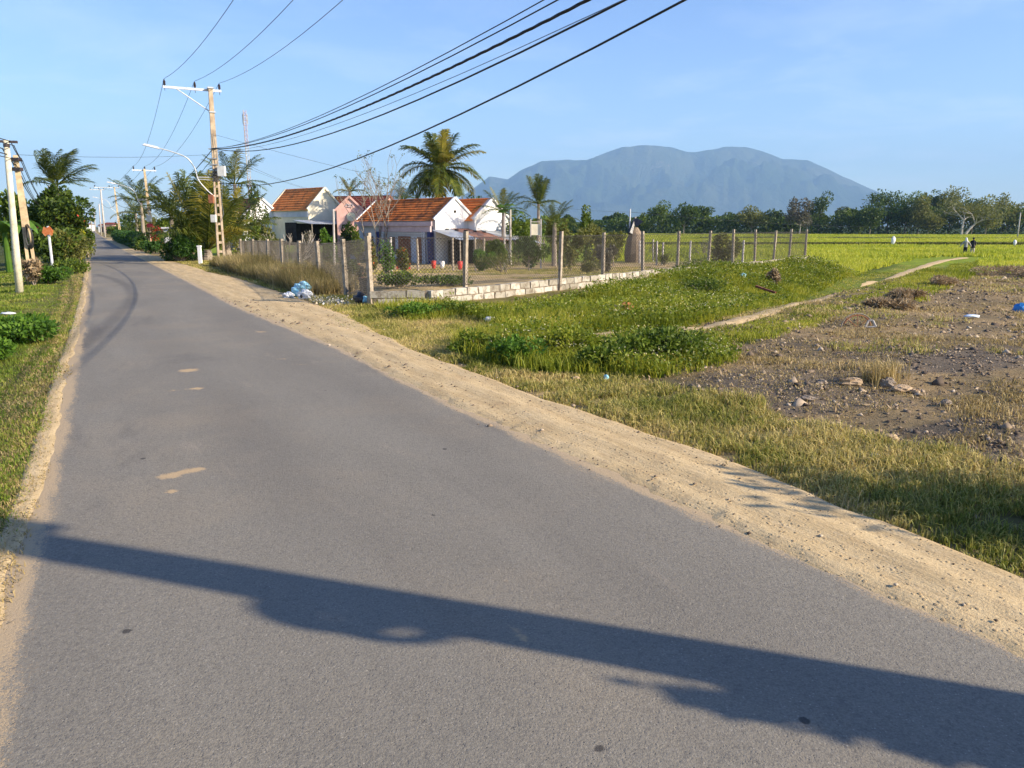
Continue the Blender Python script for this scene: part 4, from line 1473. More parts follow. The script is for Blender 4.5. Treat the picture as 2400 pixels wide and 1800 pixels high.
# pink gable with the dark red roof
apex4 = at(862, 458, 4.2)
h4, pt4, k1, k2 = house("dark_roofed_house", "low house with dark red tiled roof behind the pink gable", aty(912, 461, 79), np.array([-.93, .37]), 7.5, 4.6, 1.6, 3.2, {'wall': 'plaster_pink', 'roof': 'tile_dark'}, trim='tile_dark')
apex5 = aty(818, 463, 71.5)
HD5 = np.array([-.25, .97])
h5, pt5, m1, m2 = house("pink_porch", "small pink gabled porch with round emblem beside the cream gable", apex5, HD5, 2.6, 2.3, 1.1, 4.2, {'wall': 'plaster_pink', 'roof': 'tile_dark'}, trim='plaster_pink')
obj("emblem", MB().tube([pt5(-.02, .12, 3.6), pt5(-.10, .12, 3.6)], .40, 18), M['plaster_cream'], h5)
mb = MB()
for sg in (-1, 1):
    mb.tube([pt5(-.06, 0, 4.62), pt5(-.06, sg * .2, 4.74), pt5(-.06, sg * .34, 4.55)], .035, 5)
mb.tube([pt5(-.06, -.2, 4.48), pt5(-.06, .2, 4.48)], .03, 5)
obj("gable_ornament", mb, M['plaster_blue'], h5)
# small far white house with red roof
apex6 = at(612, 466, 4.3)
h6, pt6, _, _ = house("far_white_house", "small white gable with red tiled roof left of the cream house", apex6, np.array([-.62, .78]), 6, 3.8, 1.7, 3.2, {'wall': 'plaster_white', 'roof': 'tile_red'}, trim='plaster_white')

# concrete tank
tk = aty(1256, 545, 52)
tkz = float(H(tk[0], tk[1]))
wt = thing("water_tank", "cream concrete water tank on a frame right of the lean-to", "water tank", (tk[0], tk[1], tkz))
tb = aty(1256, 551, 52)[2]
tt_ = aty(1256, 525, 52)[2]
obj("tank", MB().box((tk[0], tk[1], (tb + tt_) / 2), (.62, .6, tt_ - tb)), M['plaster_cream'], wt)
for sx in (-.34, .34):
    for sy in (-.33, .33):
        obj("post", MB().box((tk[0] + sx, tk[1] + sy, (tkz + tt_ + .32) / 2), (.07, .07, tt_ + .32 - tkz)), M['concrete_far'], wt)
obj("cross_rail", MB().box((tk[0], tk[1] - .33, tt_ + .14), (.62, .05, .05)), M['concrete_far'], wt)
sgn_ = aty(1205, 548, 50)

# straw hut with dark cap and white pole
hb = aty(1487, 600, 62)
hb[2] = float(H(hb[0], hb[1]))
hut = thing("straw_stack", "tall grey straw stack with dark cap and white pole behind the fence", "straw stack", hb)
zt1 = aty(1487, 533, 62)[2]
mb = MB()
prof_ = [(0, .75), (.25, .82), (.6, .72), (.85, .5), (1, .2)]
mb.tube([hb + UP * (zt1 - hb[2]) * a for a, _ in prof_], [r_ for _, r_ in prof_], 12)
obj("stack", mb, M['straw'], hut)
zt2 = aty(1487, 512, 62)[2]
obj("cap", MB().box(np.array([hb[0] + .1, hb[1] - .1, (zt1 + zt2) / 2 + .1]), (.75, .7, .55), [np.array([.8, 0, .6]), np.array([0, 1., 0]), np.array([-.6, 0, .8])], .35).tube([hb + UP * (zt1 - hb[2] - .5) + np.array([-.5, -.5, 0]), np.array([hb[0], hb[1], zt2 + .1])], [.25, .08], 6), M['blackbag'], hut)
obj("pole", MB().tube([np.array([hutp[0], hutp[1], zt1 - .5]), hutp + UP * .25], [.08, .05], 6), M['whitesteel'], hut)

# telecom mast
mb_ = aty(582, 470, 150)
mbz = float(H(mb_[0], mb_[1]))
mt = aty(572, 258, 150)
mast = thing("telecom_mast", "tall lattice telecom mast beyond the coconut palms", "mast", (mb_[0], mb_[1], mbz))
base_m = np.array([mt[0], mt[1], mbz])
hm = mt[2] - mbz
legs = [np.array([math.cos(a), math.sin(a), 0]) for a in (.5, 2.6, 4.7)]
for lg in legs:
    obj("leg", MB().tube([base_m + lg * .42, np.array([mt[0], mt[1], mt[2]]) + lg * .34], .05, 5), M['mastgrey'], mast)
nb = 26
for band in range(4):
    mb = MB()
    for i in range(band * nb // 4, (band + 1) * nb // 4):
        z0_ = mbz + hm * i / nb
        z1_ = mbz + hm * (i + 1) / nb
        for j in range(3):
            a, b_q = legs[j] * .40, legs[(j + 1) % 3] * .40
            mb.tube([np.array([mt[0], mt[1], z0_]) + a, np.array([mt[0], mt[1], z1_]) + b_q], .03, 4, False)
            mb.tube([np.array([mt[0], mt[1], z0_]) + a, np.array([mt[0], mt[1], z0_]) + b_q], .03, 4, False)
    obj("bracing", mb, M['mastred' if band % 2 else 'mastgrey'], mast)
for i, lg in enumerate(legs):
    obj("antenna", MB().box(np.array([mt[0], mt[1], mt[2] - 1.6]) + lg * .48, (.16, .12, 1.8)), M['mastgrey'], mast)

# orange sign on a white post, left
sb = hit(124, 632)
sg = thing("road_sign", "faded orange cross shaped sign on a leaning white post by the hedge", "sign", sb)
stp = aty(112, 530, sb[1])
obj("post", MB().tube([sb - UP * .1, stp], .05, 7), M['whitesteel'], sg)
sc1 = aty(114, 542, sb[1]) + np.array([0, -.06, 0])
obj("sign_board", MB().box(sc1, (.40, .02, .22), [np.array([.94, 0, -.34]), np.array([0, 1., 0]), np.array([.34, 0, .94])]), M['signorange'], sg)
obj("sign_board", MB().box(sc1 + np.array([0, -.03, 0]), (.40, .02, .20), [np.array([.80, 0, .60]), np.array([0, 1., 0]), np.array([-.6, 0, .8])]), M['signorange'], sg)
bb = aty(88, 534, sb[1] + 6)
bn = thing("banner_frame", "red and white banner strip behind the orange sign", "banner", (bb[0], bb[1], float(H(bb[0], bb[1]))))
obj("banner", MB().box(bb, (1.0, .04, .10)), M['signred'], bn)
obj("trim", MB().box(bb - UP * .075, (1.0, .03, .045)), M['whitesteel'], bn)
for sx in (-.42, .42):
    obj("post", MB().tube([np.array([bb[0] + sx, bb[1] + .04, float(H(bb[0], bb[1]))]), bb + np.array([sx, .04, .05])], .03, 5), M['concrete_far'], bn)

# small roadside pavilion bits far right side of the road
gpst = hit(470, 618)
solo("marker_post", MB().box(gpst + UP * .38, (.14, .14, .8)).box(gpst + UP * .8, (.17, .17, .06)), M['plaster_white'], "short white marker post at the foot of the clipped bush", "post")
gb = aty(398, 567, 52)
gz = float(H(gb[0], gb[1]))
kb = thing("gate_pillar", "white gate pillar with flat cap behind the clipped bush", "pillar", (gb[0], gb[1], gz))
obj("shaft", MB().box((gb[0], gb[1], (gz + 1.55) / 2), (.55, .5, 1.55 - gz)), M['plaster_white'], kb)
obj("cap", MB().box((gb[0] + .2, gb[1], 1.6), (1.1, .7, .10)), M['plaster_white'], kb)
for i, (u, v, y, wd_, hh_, mt_, lab) in enumerate([(262, 548, 190, 2.6, 2.2, 'plaster_pink', "small pink roadside building far down the road"), (248, 553, 230, 2.6, 2.0, 'plaster_white', "small white roadside building near the road end"), (206, 556, 300, 4.0, 2.4, 'plaster_white', "tiny pale building at the end of the road")]):
    p = aty(u, v, y)
    p[2] = 0
    hx = thing("roadside_building", lab, "building", p, "far roadside buildings")
    obj("wall", MB().box(p + UP * hh_ / 2, (wd_, wd_, hh_)), M[mt_], hx)
    obj("roof", MB().box(p + UP * (hh_ + .2), (wd_ + .5, wd_ + .5, .45), None, .4), M['tile_dark'], hx)
    obj("door", MB().box(p + np.array([0, -wd_ / 2 - .02, .85]), (.9, .05, 1.7)), M['dark'], hx)

# ------------------------------------------------------------------ vegetation builders
def leaves(C, size, dirs=None, aspect=.45, up_bias=.3, seed=0):
    """diamond leaves at centres C (n,3); size (n,)"""
    g = np.random.default_rng(seed)
    n = len(C)
    size = np.broadcast_to(np.asarray(size, float), (n,))
    a = g.normal(size=(n, 3))
    if dirs is not None:
        a = a * .55 + dirs
    a /= np.linalg.norm(a, axis=1)[:, None]
    nrm = g.normal(size=(n, 3))
    nrm[:, 2] += up_bias * 3
    b = np.cross(a, nrm)
    b /= np.linalg.norm(b, axis=1)[:, None] + 1e-9
    h_ = (size / 2)[:, None]
    V = np.stack([C - a * h_, C + b * h_ * aspect + a * h_ * .1, C + a * h_, C - b * h_ * aspect + a * h_ * .1], 1)
    I_ = np.arange(n * 4).reshape(n, 4)
    return V.reshape(-1, 3), I_


def clump_points(centres, radii, n, seed=0, shell=.55):
    g = np.random.default_rng(seed)
    centres = np.asarray(centres, float)
    radii = np.asarray(radii, float).reshape(len(centres), -1)
    if radii.shape[1] == 1:
        radii = np.repeat(radii, 3, 1)
    wgt = radii.prod(1) ** .7
    wgt /= wgt.sum()
    idx = g.choice(len(centres), n, p=wgt)
    d = g.normal(size=(n, 3))
    d /= np.linalg.norm(d, axis=1)[:, None]
    rr = g.uniform(0, 1, n) ** (1 / 3) * (1 - shell) + shell * g.uniform(.75, 1.08, n)
    rr = np.where(g.random(n) < .25, g.uniform(0, 1, n), rr)
    return centres[idx] + d * radii[idx] * rr[:, None], d


def tree(name, label, base, height, crown, mat, n=2200, leaf=.35, trunk_r=.16, trunk_frac=.35, clumps=14, seed=0, bark='bark', group=None, cat="tree", wind=0, flat=1.0, lean=(0, 0), extra=None, aspect=.5):
    g = np.random.default_rng(seed + 1000)
    base = np.asarray(base, float)
    t = thing(name, label, cat, base, group)
    zc = trunk_frac * height
    ch = (height - zc) / 2
    cc = base + np.array([lean[0], lean[1], zc + ch])
    cen, rad = [], []
    for i in range(clumps):
        d = g.normal(size=3)
        d /= np.linalg.norm(d)
        rr = g.uniform(.35, .80)
        s1 = g.uniform(.28, .48)
        cen.append(cc + d * np.array([crown, crown, ch * flat]) * rr + np.array([wind * max(d[2], 0) * crown * .5, 0, 0]))
        rad.append(np.array([crown, crown, ch * flat * .9]) * s1)
    mb = MB()
    top = cc - UP * ch * .2
    k1_ = base + (top - base) * .45 + np.array([g.uniform(-.1, .1) * crown * .4, 0, 0])
    mb.tube([base - UP * .15, base + (k1_ - base) * .5, k1_, top], [trunk_r, trunk_r * .8, trunk_r * .65, trunk_r * .3], 8)
    for c_q in cen[:max(5, clumps * 2 // 3)]:
        st_ = base + (top - base) * g.uniform(.4, .85)
        md = (st_ + c_q) / 2 + UP * -.08 * ch + g.normal(size=3) * .06 * crown
        mb.tube([st_, md, c_q], [trunk_r * .42, trunk_r * .25, trunk_r * .08], 5)
    obj("trunk", mb, M[bark], t)
    C, dd = clump_points(cen, rad, n, seed)
    V, I_ = leaves(C, g.uniform(.6, 1.35, n) * leaf, dd, aspect, .3, seed)
    bulk("crown", V, [I_], M[mat], t)
    if extra:
        m_, nn_, sz_ = extra
        C2, d2 = clump_points(cen, np.array(rad) * 1.05, nn_, seed + 5, .95)
        V, I_ = leaves(C2, sz_ * g.uniform(.7, 1.3, nn_), d2, .8, .3, seed + 6)
        bulk("blossom", V, [I_], M[m_], t)
    return t


def shrub(name, label, base, rx, ry, h, mat, n=1500, leaf=.1, seed=0, group=None, clumps=10, cat="shrub", extra=None, aspect=.5, shell=.55):
    g = np.random.default_rng(seed + 2000)
    base = np.asarray(base, float)
    t = thing(name, label, cat, base, group)
    cen, rad = [], []
    for i in range(clumps):
        a = g.uniform(0, 6.28)
        rr = g.uniform(0, .65) ** .7
        z_ = g.uniform(.3, .75) * h
        cen.append(base + np.array([math.cos(a) * rx * rr, math.sin(a) * ry * rr, z_]))
        rad.append([rx * g.uniform(.3, .5), ry * g.uniform(.3, .5), h * g.uniform(.25, .38)])
    mb = MB()
    for c_q in cen:
        mb.tube([base + np.array([g.uniform(-.1, .1) * rx, g.uniform(-.1, .1) * ry, -.05]), (base + c_q) / 2 + np.array([0, 0, -.05 * h]), c_q], [.018 * h + .008, .012 * h + .005, .006], 4)
    obj("stem", mb, M['bark'], t)
    C, dd = clump_points(cen, rad, n, seed, shell)
    C[:, 2] = np.maximum(C[:, 2], base[2] + .02)
    V, I_ = leaves(C, g.uniform(.6, 1.35, n) * leaf, dd, aspect, .3, seed)
    bulk("foliage", V, [I_], M[mat], t)
    if extra:
        m_, nn_, sz_ = extra
        C2, d2 = clump_points(cen, np.array(rad) * 1.06, nn_, seed + 5, .97)
        V, I_ = leaves(C2, sz_ * g.uniform(.7, 1.3, nn_), d2, .8, .3, seed + 6)
        bulk("blossom", V, [I_], M[m_], t)
    return t


def frond(base, az, el, L, droop, wind=(0, 0), nl=34, lw=.035, ll=.30, seed=0):
    """returns rachis polyline and leaflet quads"""
    g = np.random.default_rng(seed)
    d = np.array([math.cos(az) * math.cos(el), math.sin(az) * math.cos(el), math.sin(el)])
    p = np.asarray(base, float).copy()
    pts, ds = [p.copy()], [d.copy()]
    n = 16
    for i in range(n):
        kq = (i + 1) / n
        d = d + np.array([wind[0] * kq, wind[1] * kq, -droop * kq]) * (1.6 / n)
        d /= np.linalg.norm(d)
        p = p + d * L / n
        pts.append(p.copy())
        ds.append(d.copy())
    pts = np.array(pts)
    ds = np.array(ds)
    V, F4 = [], []
    for i in range(nl):
        kq = .12 + .88 * (i + .5) / nl
        f_ = kq * n
        i0 = min(int(f_), n - 1)
        fr = f_ - i0
        c_q = pts[i0] * (1 - fr) + pts[i0 + 1] * fr
        dr = ds[i0]
        side = np.cross(dr, UP)
        if np.linalg.norm(side) < .05:
            side = np.array([math.cos(az + 1.57), math.sin(az + 1.57), 0])
        side /= np.linalg.norm(side)
        upv = np.cross(side, dr)
        lng = L * ll * (math.sin(math.pi * (kq * .82 + .14)) ** .7) * g.uniform(.85, 1.12)
        for sg_ in (-1, 1):
            v0 = side * sg_ * .85 + dr * (.55 + .35 * kq) + upv * .12 + g.normal(size=3) * .10
            v0 += np.array([wind[0], wind[1], 0]) * .35
            v0 /= np.linalg.norm(v0)
            m_ = c_q + v0 * lng * .5
            v1 = v0 + np.array([wind[0] * .4, wind[1] * .4, -.75])
            v1 /= np.linalg.norm(v1)
            e_ = m_ + v1 * lng * .5
            wv = np.cross(v0, upv)
            wv /= np.linalg.norm(wv) + 1e-9
            wv = wv * lw * L * .33
            o_ = len(V)
            V += [c_q - wv * .5, c_q + wv * .5, m_ + wv * .8, m_ - wv * .8, e_ + wv * .12, e_ - wv * .12]
            F4 += [(o_, o_ + 1, o_ + 2, o_ + 3), (o_ + 3, o_ + 2, o_ + 4, o_ + 5)]
    return pts, V, F4


def palm(name, label, base, h, specs, L, trunk_r=.16, wind=(0, 0), seed=0, lean=(0, 0), mat='palm', yel=0, trunk=True, nl=34, lw=.035, ll=.3, group=None):
    g = np.random.default_rng(seed + 300)
    base = np.asarray(base, float)
    t = thing(name, label, "palm tree", base, group)
    top = base + np.array([lean[0], lean[1], h])
    if trunk:
        n = 14
        pts = [base - UP * .2 + (top - base + UP * .2) * (i / (n - 1)) + np.array([lean[0] * .3 * math.sin(i / (n - 1) * math.pi), 0, 0]) for i in range(n)]
        mb = MB().tube(pts, [trunk_r * (1.25 - .5 * i / (n - 1)) * (1 + .06 * (i % 2)) for i in range(n)], 9)
        obj("trunk", mb, M['palmbark'], t)
    for i, (az, el, lf, dr) in enumerate(specs):
        pts, V, F4 = frond(top + np.array([math.cos(az), math.sin(az), .3]) * trunk_r * .6, az, el, L * lf, dr, wind, nl, lw, ll, seed * 100 + i)
        mb = MB().add(V, F4)
        mb.tube(pts, [.035 * L / 3 * (1 - .8 * j / (len(pts) - 1)) + .004 for j in range(len(pts))], 4)
        obj("frond", mb, M['palmyellow' if g.random() < yel else mat], t)
    return t


def ring(n, el, jitter, lf, dr, off=0, seed=0):
    g = np.random.default_rng(seed)
    return [(off + 2 * math.pi * i / n + g.uniform(-.25, .25), el + g.uniform(-jitter, jitter), lf * g.uniform(.88, 1.08), dr * g.uniform(.8, 1.2)) for i in range(n)]


# tall coconut palm behind the house
pb = aty(1035, 500, 72)
pz = float(H(pb[0], pb[1]))
ptz = aty(1035, 396, 72)[2]
palm("coconut_palm", "tallest coconut palm rising behind the tiled house", (pb[0], pb[1], pz), ptz - pz, ring(8, 1.2, .15, .85, .55, 0, 1) + ring(9, .7, .15, 1.0, 1.1, .3, 2) + ring(9, .2, .15, 1.0, 1.5, .1, 3) + ring(9, -.25, .15, .95, 1.5, .5, 4) + ring(8, -.7, .12, .85, 1.2, .2, 44), 4.1, .2, (.12, 0), 1, yel=.2, nl=42, lw=.042, ll=.32)
pb = aty(1262, 520, 66)
pz = float(H(pb[0], pb[1]))
ptz = aty(1258, 478, 66)[2]
palm("coconut_palm", "small windblown coconut palm in front of the mountain", (pb[0], pb[1], pz), ptz - pz, ring(9, 1.25, .2, 1, .35, 0, 5) + ring(7, .35, .2, .95, 1.1, .3, 6), 2.3, .14, (.12, 0), 2, yel=.1, ll=.34)
pb = hit(452, 612)
pb = st(42, 5.3)
pb[2] = float(H(pb[0], pb[1]))
palm("coconut_palm", "young coconut palm with huge arching fronds behind the tall ladder pole", pb, .5, ring(9, 1.3, .12, 1.0, .28, 0, 7) + ring(9, .95, .12, 1.0, .65, .3, 8) + ring(7, .5, .1, .85, 1.0, .1, 9), 3.9, .25, (.03, 0), 3, yel=.2, nl=48, lw=.026)
pb = st(45, 6.7)
pb[2] = float(H(pb[0], pb[1]))
palm("coconut_palm", "second young coconut palm right of the tall ladder pole", pb, .9, ring(8, 1.1, .15, 1.0, .5, .2, 17) + ring(8, .6, .12, 1.0, .9, .5, 18), 3.3, .22, (.06, 0), 4, yel=.15, nl=40)
pb = aty(136, 470, 52)
pz = float(H(pb[0], pb[1]))
ptz = aty(118, 434, 52)[2]
palm("coconut_palm", "windblown coconut palm above the flowering tree at left", (pb[0], pb[1], pz), ptz - pz, ring(12, 1.0, .4, 1.0, .4, 0, 10) + ring(6, .3, .2, .9, .8, .3, 11), 2.6, .15, (1.1, 0), 5, ll=.4)
for i, (u, vt, y, L, sd_, lab) in enumerate([(330, 475, 78, 3.2, 21, "dark coconut palm beyond the golden pole"), (400, 492, 60, 3.2, 22, "leaning palm left of the young coconut palm"), (318, 500, 96, 3.0, 23, "distant palm between the golden and third poles"), (550, 432, 60, 3.0, 24, "palm crown above the young coconut palm beside the mast"), (820, 450, 82, 1.9, 25, "small bright palm top behind the dark red roof"), (945, 468, 90, 2.4, 26, "palm frond tops behind the ridge of the tiled house"), (1180, 497, 60, 2.2, 27, "low palm between the white gables and the water tank"), (1300, 522, 56, 1.9, 28, "low palm to the right of the water tank")]):
    p = aty(u, vt, y)
    pz = float(H(p[0], p[1]))
    palm("coconut_palm", lab, (p[0], p[1], pz), p[2] - pz, ring(7, .95, .2, 1, .7, 0, sd_) + ring(7, .3, .2, 1, 1.2, .3, sd_ + 40), L, .16, (.25, 0), sd_, yel=.15, nl=26)

# bare tree behind the houses
bt = aty(880, 500, 64)
bz = float(H(bt[0], bt[1]))
btr = thing("bare_tree", "nearly leafless tree with thin upright branches behind the tiled house", "tree", (bt[0], bt[1], bz))
mb = MB()
tips = []
gb_ = np.random.default_rng(4)
def branch(p, d, L, r_, dep):
    n = 4
    pts = [p]
    for i in range(n):
        d = d + gb_.normal(size=3) * .10 + UP * .03
        d /= np.linalg.norm(d)
        pts.append(pts[-1] + d * L / n)
    mb.tube(pts, np.linspace(r_, r_ * .62, n + 1), 5, False)
    if dep == 0:
        tips.append(pts[-1])
        return
    for i in range(2 + (gb_.random() < .5)):
        a = gb_.normal(size=3)
        a[2] = abs(a[2]) * .5
        nd = d * 1.0 + a * .42
        nd /= np.linalg.norm(nd)
        branch(pts[-1] if i == 0 else pts[-1 - gb_.integers(0, 2)], nd, L * gb_.uniform(.62, .85), r_ * .6, dep - 1)
for i, dx in enumerate((-.35, -.12, .1, .3, .42)):
    dd_ = np.array([dx * .9, gb_.uniform(-.3, .3), 1.0])
    branch(np.array([bt[0] + dx * .8, bt[1], bz]), dd_ / np.linalg.norm(dd_), 2.9 * (1 - .25 * abs(dx)), .07, 4)
obj("trunk", mb, M['bark'], btr)
C = np.array(tips)
C = C[np.random.default_rng(5).random(len(C)) < .4]
C = np.repeat(C, 7, 0) + np.random.default_rng(6).normal(size=(len(C) * 7, 3)) * .10
V, I_ = leaves(C, np.full(len(C), .16), None, .5, .3, 7)
bulk("crown", V, [I_], M['leaf_olive'], btr)

# grey bare shrub with pale limbs in front of the cream house
bt = aty(668, 560, 44)
bz = float(H(bt[0], bt[1]))
fr_ = thing("frangipani", "leafless pale limbed shrub in front of the cream house", "shrub", (bt[0], bt[1], bz))
mb = MB()
tips = []
for i, dx in enumerate((-.9, -.4, .2, .7, 1.1)):
    dd_ = np.array([dx * 1.3, gb_.uniform(-.5, .3), .5])
    branch(np.array([bt[0] + dx * .3, bt[1], bz + .25]), dd_ / np.linalg.norm(dd_), .85, .05, 3)
obj("stem", mb, M['barkpale'], fr_)

# trees and shrubs: (kind, u, v_base or None, v_top, y, half width px, material, label ...)
def px_tree(name, label, u, vt, y, wpx, mat, n=1600, leaf=.3, seed=0, tf=.25, group=None, clumps=14, bark='bark', wind=0, flat=1, extra=None, cat="tree", aspect=.5):
    p = aty(u, vt, y)
    zb = float(H(p[0], p[1]))
    return tree(name, label, (p[0], p[1], zb), (p[2] - zb) * 1.06, wpx * y / 1837, mat, n, leaf, max(.05, .02 * (p[2] - zb)), tf, clumps, seed, bark, group, cat, wind, flat, extra=extra, aspect=aspect)


GV = "trees around the houses"
px_tree("flowering_tree", "dense dark green flowering tree behind the left hand poles", 132, 436, 38, 74, 'leaf_dark', 9000, .20, 31, .06, None, 26, extra=('flower_red', 60, .15))
px_tree("leafy_tree", "broad leaved green tree at the left edge behind the postered pole", 30, 462, 38, 55, 'leaf_mid', 3600, .26, 32, .08, None, 16)
px_tree("leafy_tree", "green tree under the windblown palm on the left", 185, 492, 48, 30, 'leaf_mid', 2200, .2, 33, .05, None, 12)
for i, (u, vt, y, wp, mt_, lab) in enumerate([
    (300, 492, 110, 40, 'leaf_dark', "dark tree beyond the golden pole"), (345, 488, 84, 34, 'leaf_olive', "olive tree right of the golden pole"),
    (385, 505, 66, 34, 'leaf_mid', "leafy tree behind the gate pillar"), (270, 528, 150, 30, 'leaf_mid', "distant roadside tree right of the road end"),
    (425, 510, 50, 30, 'leaf_olive', "olive tree behind the clipped bush"), (535, 505, 56, 38, 'leaf_olive', "olive tree behind the young coconut palms"),
    (590, 500, 52, 40, 'leaf_mid', "green tree left of the bare pale shrub"), (640, 520, 52, 36, 'leaf_olive', "olive thicket behind the bare pale shrub"),
    (725, 545, 47, 34, 'leaf_grey', "brown thicket under the cream house lean-to"), (812, 512, 66, 24, 'leaf_dark', "dark tree in front of the pink gable"), (835, 522, 62, 18, 'leaf_mid', "green bush at the left end of the tiled house"), (770, 535, 44, 22, 'leaf_bright', "bright green bush by the thin grey pole"),
    (600, 425, 70, 30, 'leaf_dark', "thin topped tree left of the cream house roof"), (855, 460, 84, 34, 'leaf_dark', "dark tree behind the dark red roof"),
    (985, 445, 84, 30, 'leaf_dark', "dark tree left of the tall coconut palm"), (1108, 450, 82, 30, 'leaf_dark', "dark tree right of the tall coconut palm"),
    (1215, 490, 62, 34, 'leaf_mid', "dark leafy tree left of the small windblown palm"), (1310, 505, 58, 34, 'leaf_olive', "olive tree right of the water tank"),
    (1375, 488, 60, 24, 'leaf_mid', "tree with pointed top against the mountain"), (1395, 520, 50, 52, 'leaf_olive', "wide olive thicket behind the fence"),
    (1340, 530, 46, 40, 'leaf_olive', "grey green thicket behind the third fence post"), (1440, 530, 56, 30, 'leaf_olive', "olive bush left of the straw stack"),
    (1700, 545, 44, 38, 'leaf_olive', "rounded bush inside the far end of the fence"), (1420, 575, 33, 28, 'leaf_grey', "grey leaved bush just behind the fence"),
    (1165, 560, 44, 30, 'leaf_mid', "dark green bush right of the rusty lean-to"), (1240, 552, 42, 44, 'leaf_dark', "dense dark bush behind the second fence bay"),
    (1135, 582, 38, 34, 'leaf_bright', "low green bush under the rusty lean-to"), (872, 572, 33, 16, 'leaf_olive', "flowering shrub before the porch of the tiled house"),
    (940, 580, 31, 22, 'leaf_olive', "leafy shrub behind the corner post of the fence")]):
    ex = ('flower_orange', 60, .10) if 'flowering shrub' in lab or 'leafy shrub' in lab else None
    px_tree("garden_tree", lab, u, vt, y, wp, mt_, int(900 + 900 * wp / 30), .09 + .0021 * y, 50 + i, .05, GV, 11, extra=ex)

# papaya
pb = aty(1196, 478, 58)
pz = float(H(pb[0], pb[1]))
pap = thing("papaya_tree", "papaya tree with drooping leaves beside the second white gable", "tree", (pb[0], pb[1], pz))
obj("trunk", MB().tube([(pb[0], pb[1], pz - .1), (pb[0], pb[1], pb[2] - .4)], [.11, .07], 8), M['barkpale'], pap)
gg = np.random.default_rng(8)
for i in range(13):
    az = gg.uniform(0, 6.28)
    el = gg.uniform(-.3, .8)
    d = np.array([math.cos(az) * math.cos(el), math.sin(az) * math.cos(el), math.sin(el)])
    c0 = np.array([pb[0], pb[1], pb[2] - .45])
    c1 = c0 + d * gg.uniform(.6, .95)
    mb = MB().tube([c0, (c0 + c1) / 2 + UP * .1, c1], .016, 4)
    for j in range(7):
        a = az + (j - 3) * .5
        tip = c1 + np.array([math.cos(a), math.sin(a), -.45]) * .42
        sdv = np.array([-math.sin(a), math.cos(a), 0]) * .08
        md = (c1 + tip) / 2
        mb.add([c1, md + sdv, tip, md - sdv], [(0, 1, 2, 3)])
    obj("leaf", mb, M['leaf_bright'], pap)

# banana plant at the left edge
pb = aty(18, 600, 31)
pb[2] = float(H(pb[0], pb[1]))
ban = thing("banana_plant", "banana plant with pale green leaves at the left edge", "plant", pb)
obj("stem", MB().tube([pb, pb + UP * 1.6], [.13, .09], 8), M['leaf_bright'], ban)
for i in range(8):
    az = i * .8 + gg.uniform(-.2, .2)
    p = pb + UP * 1.5
    d = np.array([math.cos(az) * .5, math.sin(az) * .5, .85])
    L = gg.uniform(1.3, 1.9)
    rows = []
    for j in range(9):
        kq = j / 8
        sdv = np.cross(d / np.linalg.norm(d), UP)
        sdv /= np.linalg.norm(sdv)
        ww = .26 * math.sin(math.pi * (.08 + .9 * kq)) ** .6
        rows.append([p - sdv * ww + UP * .05, p, p + sdv * ww + UP * .05])
        d = d + np.array([0, 0, -.19])
        p = p + d / np.linalg.norm(d) * L / 8
    obj("leaf", MB().grid(np.array(rows)), M['banana'], ban)

# hedges and shrubs by the road
def shr(label, u, v, rx, ry, h, mat, n, leaf, seed, name="shrub", extra=None, clumps=10, dx=0, dy=0, group=None, shell=.55):
    p = hit(u, v)
    p = gp(p[0] + dx, p[1] + dy)
    return shrub(name, label, p, rx, ry, h, mat, n, leaf, seed, group, clumps, extra=extra, shell=shell)


shr("large rounded glossy green bush at the right roadside", 415, 614, 1.0, 1.0, 1.35, 'leaf_hedge', 4200, .15, 1, "hedge_bush", clumps=16, dx=.0, dy=.6, shell=.8)
shr("smaller rounded bush left of the large glossy bush", 345, 596, .7, .9, .8, 'leaf_hedge', 1500, .15, 2, "hedge_bush", dy=.8, shell=.8)
shr("clump of grass green shrub at the foot of the golden pole", 330, 588, .8, .9, .7, 'leaf_mid', 1200, .15, 3)
# long clipped hedge
hp0, hp1 = st(66, 3.5), st(104, 3.3)
hg = thing("clipped_hedge", "long clipped dark green hedge along the right side of the far road", "hedge", (*hp0[:2], 0))
cen, rad = [], []
for i in range(40):
    p = hp0 + (hp1 - hp0) * i / 39
    cen.append([p[0], p[1], .6])
    rad.append([.75, .75, .75])
C, dd_ = clump_points(cen, rad, 8000, 5, .85)
C[:, 2] = np.clip(C[:, 2], .05, 1.25)
V, I_ = leaves(C, np.random.default_rng(2).uniform(.15, .3, len(C)), dd_, .5, .3, 9)
bulk("foliage", V, [I_], M['leaf_hedge'], hg)
obj("core", MB().box((hp0 + hp1) / 2 + UP * .5, (np.linalg.norm(hp1 - hp0), .7, .9), [(hp1 - hp0) / np.linalg.norm(hp1 - hp0), np.cross(UP, (hp1 - hp0) / np.linalg.norm(hp1 - hp0)), UP]), M['leaf_hedge'], hg)
shr("pink bougainvillea bush beside the golden pole", 385, 590, .6, .6, 1.7, 'leaf_mid', 700, .15, 14, extra=('flower_red', 260, .14), dy=6, dx=-3)

